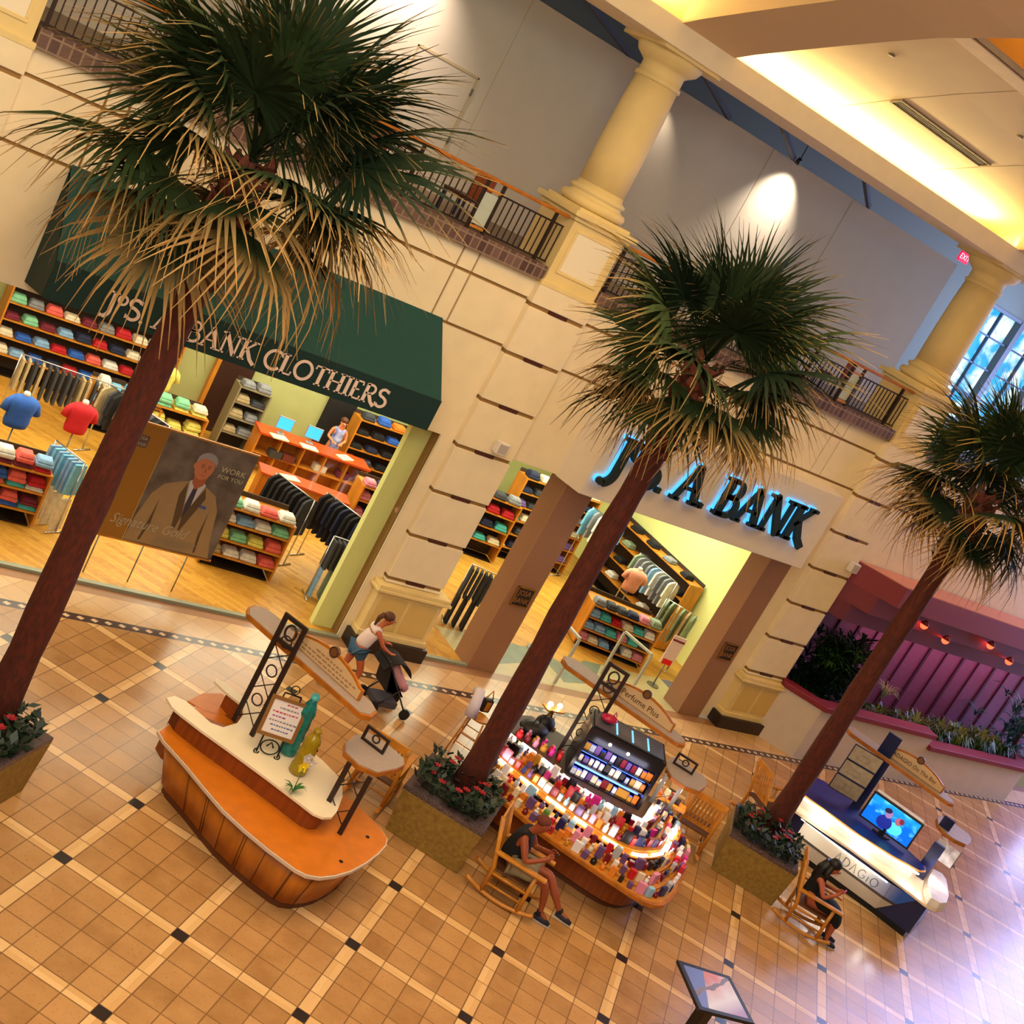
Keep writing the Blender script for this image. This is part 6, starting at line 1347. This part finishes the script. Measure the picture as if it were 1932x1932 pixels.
# seated man, local: +y forward, x right
t = thing('person', 'seated person in black sleeveless shirt and khaki shorts, legs crossed', 'person', MP, R(-135)); t.scale = (1.13,) * 3
J = {'pel': ((0, -.12, .52), .12), 'bel': ((0, -.13, .66), .12), 'che': ((0, -.12, .86), (.17, .14)), 'nb': ((0, -.09, 1.0), .07), 'nk': ((0, -.04, 1.07), .055), 'hd0': ((0, -.0, 1.15), .085), 'hd1': ((0, .03, 1.22), .1), 'hd2': ((0, .01, 1.28), .07), 'nos': ((0, .13, 1.19), .014),
     'shR': ((.19, -.1, .96), .062), 'elR': ((.27, .05, .74), .047), 'wrR': ((.16, .24, .84), .03), 'shL': ((-.19, -.1, .96), .062), 'elL': ((-.25, .08, .74), .047), 'wrL': ((-.08, .26, .86), .03),
     'hiR': ((.1, -.06, .5), .1), 'knR': ((.12, .42, .56), .065), 'caR': ((.08, .5, .36), .056), 'anR': ((.05, .56, .13), .036), 'foR': ((.05, .68, .07), .032),
     'hiL': ((-.1, -.06, .5), .1), 'knL': ((-.02, .42, .63), .065), 'caL': ((.0, .6, .44), .058), 'anL': ((-.02, .78, .24), .036), 'foL': ((-.02, .92, .21), .032)}
E = [('pel', 'bel'), ('bel', 'che'), ('che', 'nb'), ('nb', 'nk'), ('nk', 'hd0'), ('hd0', 'hd1'), ('hd1', 'hd2'), ('hd0', 'nos'), ('che', 'shR'), ('shR', 'elR'), ('elR', 'wrR'), ('che', 'shL'), ('shL', 'elL'), ('elL', 'wrL'), ('pel', 'hiR'), ('hiR', 'knR'), ('knR', 'caR'), ('caR', 'anR'), ('anR', 'foR'), ('pel', 'hiL'), ('hiL', 'knL'), ('knL', 'caL'), ('caL', 'anL'), ('anL', 'foL')]
hand_joints(J, E, 'wrR', (.15, .25, .85), (-.35, .55, .6), (-.9, .1, -.2), 1, .6, 'r'); hand_joints(J, E, 'wrL', (-.08, .27, .87), (.3, .5, .6), (.9, .1, -.2), -1, .6, 'l')
MSK = mat('tanned_skin', '9a4a28', .55, noise=.08, scale=10)
person_body('body', J, E, MSK, t, 'pel')
skin('tank_top', {'a': ((0, -.13, .5), .2), 'b': ((0, -.13, .68), .195), 'c': ((0, -.12, .86), (.2, .17)), 'd': ((0, -.1, .98), (.15, .12)), 'e': ((.15, -.1, .98), .075), 'f': ((-.15, -.1, .98), .075)}, [('a', 'b'), ('b', 'c'), ('c', 'd'), ('d', 'e'), ('d', 'f')], mat('black_knit', '08080c', .85), t, 'a')
skin('shorts', {'p': ((0, -.12, .53), .175), 'r': ((.1, -.02, .54), .14), 'r2': ((.12, .3, .57), .12), 'l': ((-.1, -.02, .54), .14), 'l2': ((-.04, .3, .62), .12)}, [('p', 'r'), ('r', 'r2'), ('p', 'l'), ('l', 'l2')], mat('khaki_cloth', '9c8c6c', .85, noise=.3, scale=6), t, 'p')
face(t, (0, .04, 1.2), (0, 1, -.15), skinm=MSK)
b = MB(); b.ball((0, .0, 1.245), .098, 14, 1, 1.05, .8); b.build('cropped_hair', mat('cropped_hair', '6a3020', .9), t)
SH1 = mat('shoe_navy', '1c1c30', .7); SO = mat('shoe_sole', 'b8aca8', .6)
shoe(t, (.05, .5, .0), (.05, .74, .0), SH1, SO); shoe(t, (-.02, .74, .16), (-.02, .98, .14), SH1, SO)
for p, q in (((.05, .56, .05), (.05, .55, .15)), ((-.02, .8, .2), (-.02, .77, .28))): b = MB(); b.tube([p, q], .042, 10); b.build('sock', mat('sock_black', '121218', .9), t)
o = MB((.05, .36, .93)); o.obox((.05, .36, .93), (.07, .012, .13), Matrix.Rotation(R(-30), 3, 'X')); ph = o.build('mobile_phone', DARK, None, .004); ph.location = Vector(MP) + Matrix.Rotation(R(-135), 3, 'Z') @ Vector((.05, .36, .93)) * 1.13; ph.rotation_euler = (0, 0, R(-135)); tag(ph, 'dark mobile phone held by the seated man', 'phone')
# seated woman
t = thing('person', 'seated person with long black hair, black top, looking at pink phone', 'person', WP, R(-135)); t.scale = (1.13,) * 3
J = {'pel': ((0, -.12, .52), .13), 'bel': ((0, -.14, .66), .105), 'che': ((0, -.13, .84), (.13, .11)), 'nb': ((0, -.11, .98), .055), 'nk': ((0, -.07, 1.04), .044), 'hd0': ((.02, -.03, 1.12), .07), 'hd1': ((.02, -.01, 1.19), .086), 'hd2': ((.02, -.02, 1.25), .065), 'nos': ((.06, .09, 1.14), .012),
     'shR': ((.17, -.12, .93), .052), 'elR': ((.3, .02, .74), .04), 'wrR': ((.14, .2, .82), .026), 'shL': ((-.17, -.12, .93), .052), 'elL': ((-.28, .06, .72), .04), 'wrL': ((-.06, .2, .82), .026),
     'hiR': ((.1, -.05, .5), .1), 'knR': ((.11, .4, .52), .07), 'caR': ((.11, .44, .3), .058), 'anR': ((.1, .46, .08), .035), 'foR': ((.1, .58, .04), .03),
     'hiL': ((-.1, -.05, .5), .1), 'knL': ((-.11, .4, .52), .07), 'caL': ((-.11, .44, .3), .058), 'anL': ((-.1, .46, .08), .035), 'foL': ((-.1, .58, .04), .03)}
J = {k: v for k, v in J.items()}
E = [('pel', 'bel'), ('bel', 'che'), ('che', 'nb'), ('nb', 'nk'), ('nk', 'hd0'), ('hd0', 'hd1'), ('hd1', 'hd2'), ('hd0', 'nos'), ('che', 'shR'), ('shR', 'elR'), ('elR', 'wrR'), ('che', 'shL'), ('shL', 'elL'), ('elL', 'wrL'), ('pel', 'hiR'), ('hiR', 'knR'), ('knR', 'caR'), ('caR', 'anR'), ('anR', 'foR'), ('pel', 'hiL'), ('hiL', 'knL'), ('knL', 'caL'), ('caL', 'anL'), ('anL', 'foL')]
hand_joints(J, E, 'wrR', (.13, .21, .83), (-.5, .5, .4), (-.8, -.2, .3), 1, .6, 'r'); hand_joints(J, E, 'wrL', (-.05, .21, .83), (.5, .5, .4), (.8, -.2, .3), -1, .6, 'l')
WSK = mat('warm_skin', 'b05a38', .55); person_body('body', J, E, WSK, t, 'pel')
BT = mat('black_dress', '0a0a10', .85)
skin('black_top', {'a': ((0, -.13, .54), .15), 'b': ((0, -.14, .68), .128), 'c': ((0, -.13, .84), (.155, .13)), 'd': ((0, -.12, .94), (.12, .08)), 'e': ((.15, -.12, .94), .062), 'f': ((-.15, -.12, .94), .062)}, [('a', 'b'), ('b', 'c'), ('c', 'd'), ('d', 'e'), ('d', 'f')], BT, t, 'a')
skin('skirt', {'p': ((0, -.12, .54), .18), 'm': ((0, .15, .56), (.24, .15)), 'k': ((0, .42, .54), (.22, .13)), 's': ((0, .48, .25), (.2, .11))}, [('p', 'm'), ('m', 'k'), ('k', 's')], BT, t, 'p')
face(t, (.02, .0, 1.165), (.5, .8, -.4), skinm=WSK)
b = MB(); b.ball((.015, -.035, 1.22), .105, 14, 1, 1.05, .9); b.tube([(.0, -.1, 1.2), (-.01, -.16, 1.05), (.0, -.17, .88), (0, -.16, .74)], [.09, .1, .1, .05], 12); b.tube([(.1, -.07, 1.2), (.14, -.09, 1.05), (.13, -.06, .9)], [.04, .045, .02], 10); b.build('long_hair', mat('black_hair', '0c080a', .5), t)
shoe(t, (.1, .42, 0), (.1, .64, 0), SH1, SO); shoe(t, (-.1, .42, 0), (-.1, .64, 0), SH1, SO)
o = MB(); o.obox((0, 0, 0), (.075, .012, .14), Matrix.Rotation(R(-30), 3, 'X')); ph = o.build('mobile_phone', mat('pink_case', 'b0306a', .4), None, .004); ph.location = Vector(WP) + Matrix.Rotation(R(-135), 3, 'Z') @ Vector((.05, .29, .9)) * 1.13; ph.rotation_euler = (0, 0, R(-135)); tag(ph, 'pink cased mobile phone held by the seated woman', 'phone')
# woman pushing stroller, walking along +x
t = thing('person', 'walking person in white top and denim shorts pushing the stroller', 'person', (5.85, 5.1, 0), R(-100))
J = {'pel': ((0, -.02, .95), .125), 'bel': ((0, .02, 1.08), .1), 'che': ((0, .1, 1.28), (.13, .1)), 'nb': ((0, .15, 1.42), .055), 'nk': ((0, .19, 1.48), .045), 'hd0': ((0, .24, 1.55), .07), 'hd1': ((0, .26, 1.62), .085), 'hd2': ((0, .24, 1.68), .065), 'nos': ((0, .36, 1.57), .012),
     'shR': ((.17, .12, 1.37), .05), 'elR': ((.22, .28, 1.16), .04), 'wrR': ((.2, .48, 1.06), .026), 'shL': ((-.17, .12, 1.37), .05), 'elL': ((-.22, .28, 1.16), .04), 'wrL': ((-.2, .48, 1.06), .026),
     'hiR': ((.1, .0, .88), .095), 'knR': ((.1, .18, .5), .06), 'caR': ((.1, .12, .3), .052), 'anR': ((.1, .1, .09), .034), 'foR': ((.1, .22, .045), .03),
     'hiL': ((-.1, -.02, .88), .095), 'knL': ((-.1, -.08, .5), .06), 'caL': ((-.1, -.26, .33), .052), 'anL': ((-.1, -.38, .13), .034), 'foL': ((-.1, -.3, .05), .03)}
hand_joints(J, E2 := [('pel', 'bel'), ('bel', 'che'), ('che', 'nb'), ('nb', 'nk'), ('nk', 'hd0'), ('hd0', 'hd1'), ('hd1', 'hd2'), ('hd0', 'nos'), ('che', 'shR'), ('shR', 'elR'), ('elR', 'wrR'), ('che', 'shL'), ('shL', 'elL'), ('elL', 'wrL'), ('pel', 'hiR'), ('hiR', 'knR'), ('knR', 'caR'), ('caR', 'anR'), ('anR', 'foR'), ('pel', 'hiL'), ('hiL', 'knL'), ('knL', 'caL'), ('caL', 'anL'), ('anL', 'foL')], 'wrR', (.2, .49, 1.06), (0, .9, .1), (0, -.1, -1), 1, .8, 'r')
hand_joints(J, E2, 'wrL', (-.2, .49, 1.06), (0, .9, .1), (0, -.1, -1), -1, .8, 'l')
person_body('body', J, E2, mat('sunned_skin', 'c0643a', .55), t, 'pel')
skin('white_top', {'a': ((0, -.02, .93), .165), 'b': ((0, .02, 1.1), .145), 'c': ((0, .1, 1.29), (.168, .135)), 'd': ((0, .13, 1.39), (.11, .08)), 'e': ((.15, .12, 1.37), .066), 'f': ((-.15, .12, 1.37), .066)}, [('a', 'b'), ('b', 'c'), ('c', 'd'), ('d', 'e'), ('d', 'f')], mat('white_tee', 'f0dcd8', .85), t, 'a')
skin('denim_shorts', {'p': ((0, -.03, .96), .142), 'r': ((.1, .01, .88), .115), 'r2': ((.1, .08, .7), .1), 'l': ((-.1, -.03, .88), .115), 'l2': ((-.1, -.06, .7), .1)}, [('p', 'r'), ('r', 'r2'), ('p', 'l'), ('l', 'l2')], mat('denim_blue', '3c6488', .85, noise=.3), t, 'p')
face(t, (0, .27, 1.59), (0, 1, -.15), skinm=mat('sunned_skin', 'c0643a'))
b = MB(); b.ball((0, .225, 1.65), .103, 14, 1, 1.05, .85); b.tube([(0, .13, 1.66), (0, .06, 1.58), (0, .04, 1.42)], [.05, .045, .02], 10); b.build('brown_hair', mat('brown_hair', '5a3018', .6), t)
shoe(t, (.1, .04, 0), (.1, .28, 0), SH1, SO); shoe(t, (-.1, -.44, .06), (-.1, -.22, .0), SH1, SO)
# stroller
t = thing('stroller', 'black stroller with pink blanket in front of the walking person', 'stroller', (6.85, 4.65, 0), R(-100) + R(35))
t.location = (6.55, 4.75, 0); t.rotation_euler = (0, 0, R(-90))
for sx in (-.25, .25):
    b = MB(); b.tube([(sx, -.38, 1.05), (sx, -.1, .7), (sx, .38, .14)], .016, 8); b.tube([(sx, -.32, .12), (sx, .1, .6)], .016, 8); b.build('frame_tube', DARK, t)
    for y, r_ in ((-.32, .13), (.4, .1)):
        b = MB(); b.add([(sx + dx, y + r_ * cos(k * pi / 10), r_ + r_ * sin(k * pi / 10)) for dx in (-.025, .025) for k in range(20)], [list(range(20)), list(range(39, 19, -1))] + [[k, (k + 1) % 20, 20 + (k + 1) % 20, 20 + k] for k in range(20)]); b.build('wheel', mat('tyre_black', '141216', .7), t)
b = MB(); b.tube([(-.25, -.38, 1.05), (.25, -.38, 1.05)], .02, 8); b.build('handlebar', DARK, t)
b = MB(); b.add([(-.22, -.15, .45), (.22, -.15, .45), (.22, .22, .42), (-.22, .22, .42), (-.22, -.3, .95), (.22, -.3, .95), (.22, -.22, .5), (-.22, -.22, .5)], [(0, 1, 2, 3), (0, 4, 5, 1), (4, 7, 6, 5), (3, 2, 6, 7), (0, 3, 7, 4), (1, 5, 6, 2)]); b.build('seat', mat('stroller_cloth', '1a161c', .8), t)
b = MB(); n = 10
vs = [(sx, -.16 + .34 * cos(a), .72 + .36 * sin(a)) for sx in (-.25, .25) for a in [R(20 + 130 * k / n) for k in range(n + 1)]]
b.add(vs, [(k, k + 1, n + 2 + k, n + 1 + k) for k in range(n)]); o = b.build('hood', mat('stroller_cloth', '1a161c'), t); s_ = o.modifiers.new('s', 'SOLIDIFY'); s_.thickness = .015
b = MB(); b.box(-.2, .2, -.25, .2, .14, .26); b.build('basket', mat('basket_grey', '4a444c', .8), t)
b = MB((6.55, 4.75, .55)); b.tube([(6.42, 4.75, .95), (6.52, 4.73, .78), (6.68, 4.72, .6), (6.85, 4.72, .5)], [.07, .1, .12, .08], 12); tag(b.build('pink_blanket', mat('pink_fleece', 'e09a98', .9, bump=.4)), 'pale pink blanket bundled in the stroller seat', 'blanket')
# clerk
t = thing('person', 'standing person in blue and white top behind the cash desk', 'person', (9.35, 15.6, 0), R(170))
J = {'pel': ((0, 0, .95), .13), 'che': ((0, 0, 1.28), (.14, .1)), 'nb': ((0, 0, 1.43), .055), 'hd0': ((0, .02, 1.54), .07), 'hd1': ((0, .03, 1.62), .086), 'nos': ((0, .13, 1.57), .012), 'shR': ((.18, 0, 1.38), .05), 'elR': ((.24, .04, 1.14), .04), 'wrR': ((.14, .24, 1.1), .026), 'shL': ((-.18, 0, 1.38), .05), 'elL': ((-.24, .04, 1.14), .04), 'wrL': ((-.1, .24, 1.1), .026), 'hiR': ((.1, 0, .88), .095), 'knR': ((.1, .02, .5), .06), 'anR': ((.1, 0, .09), .036), 'foR': ((.1, .12, .045), .032), 'hiL': ((-.1, 0, .88), .095), 'knL': ((-.1, .02, .5), .06), 'anL': ((-.1, 0, .09), .036), 'foL': ((-.1, .12, .045), .032)}
E3 = [('pel', 'che'), ('che', 'nb'), ('nb', 'hd0'), ('hd0', 'hd1'), ('hd0', 'nos'), ('che', 'shR'), ('shR', 'elR'), ('elR', 'wrR'), ('che', 'shL'), ('shL', 'elL'), ('elL', 'wrL'), ('pel', 'hiR'), ('hiR', 'knR'), ('knR', 'anR'), ('anR', 'foR'), ('pel', 'hiL'), ('hiL', 'knL'), ('knL', 'anL'), ('anL', 'foL')]
hand_joints(J, E3, 'wrR', (.13, .25, 1.1), (-.5, .8, 0), (0, 0, -1), 1, .5, 'r'); hand_joints(J, E3, 'wrL', (-.09, .25, 1.1), (.5, .8, 0), (0, 0, -1), -1, .5, 'l')
person_body('body', J, E3, SKIN2, t, 'pel')
skin('blue_top', {'a': ((0, 0, .7), .19), 'b': ((0, 0, 1.0), .15), 'c': ((0, 0, 1.28), (.165, .125)), 'd': ((0, 0, 1.39), (.11, .08)), 'e': ((.17, 0, 1.36), .066), 'f': ((-.17, 0, 1.36), .066)}, [('a', 'b'), ('b', 'c'), ('c', 'd'), ('d', 'e'), ('d', 'f')], mat('blue_print', '2a3aa0', .8, noise=.5, scale=5, col2='c8d0f0'), t, 'a')
face(t, (0, .04, 1.58), (0, 1, -.1), skinm=SKIN2); b = MB(); b.ball((0, -.01, 1.65), .1, 14, 1, 1.05, .85); b.build('brown_hair', mat('brown_hair', '5a3018'), t)
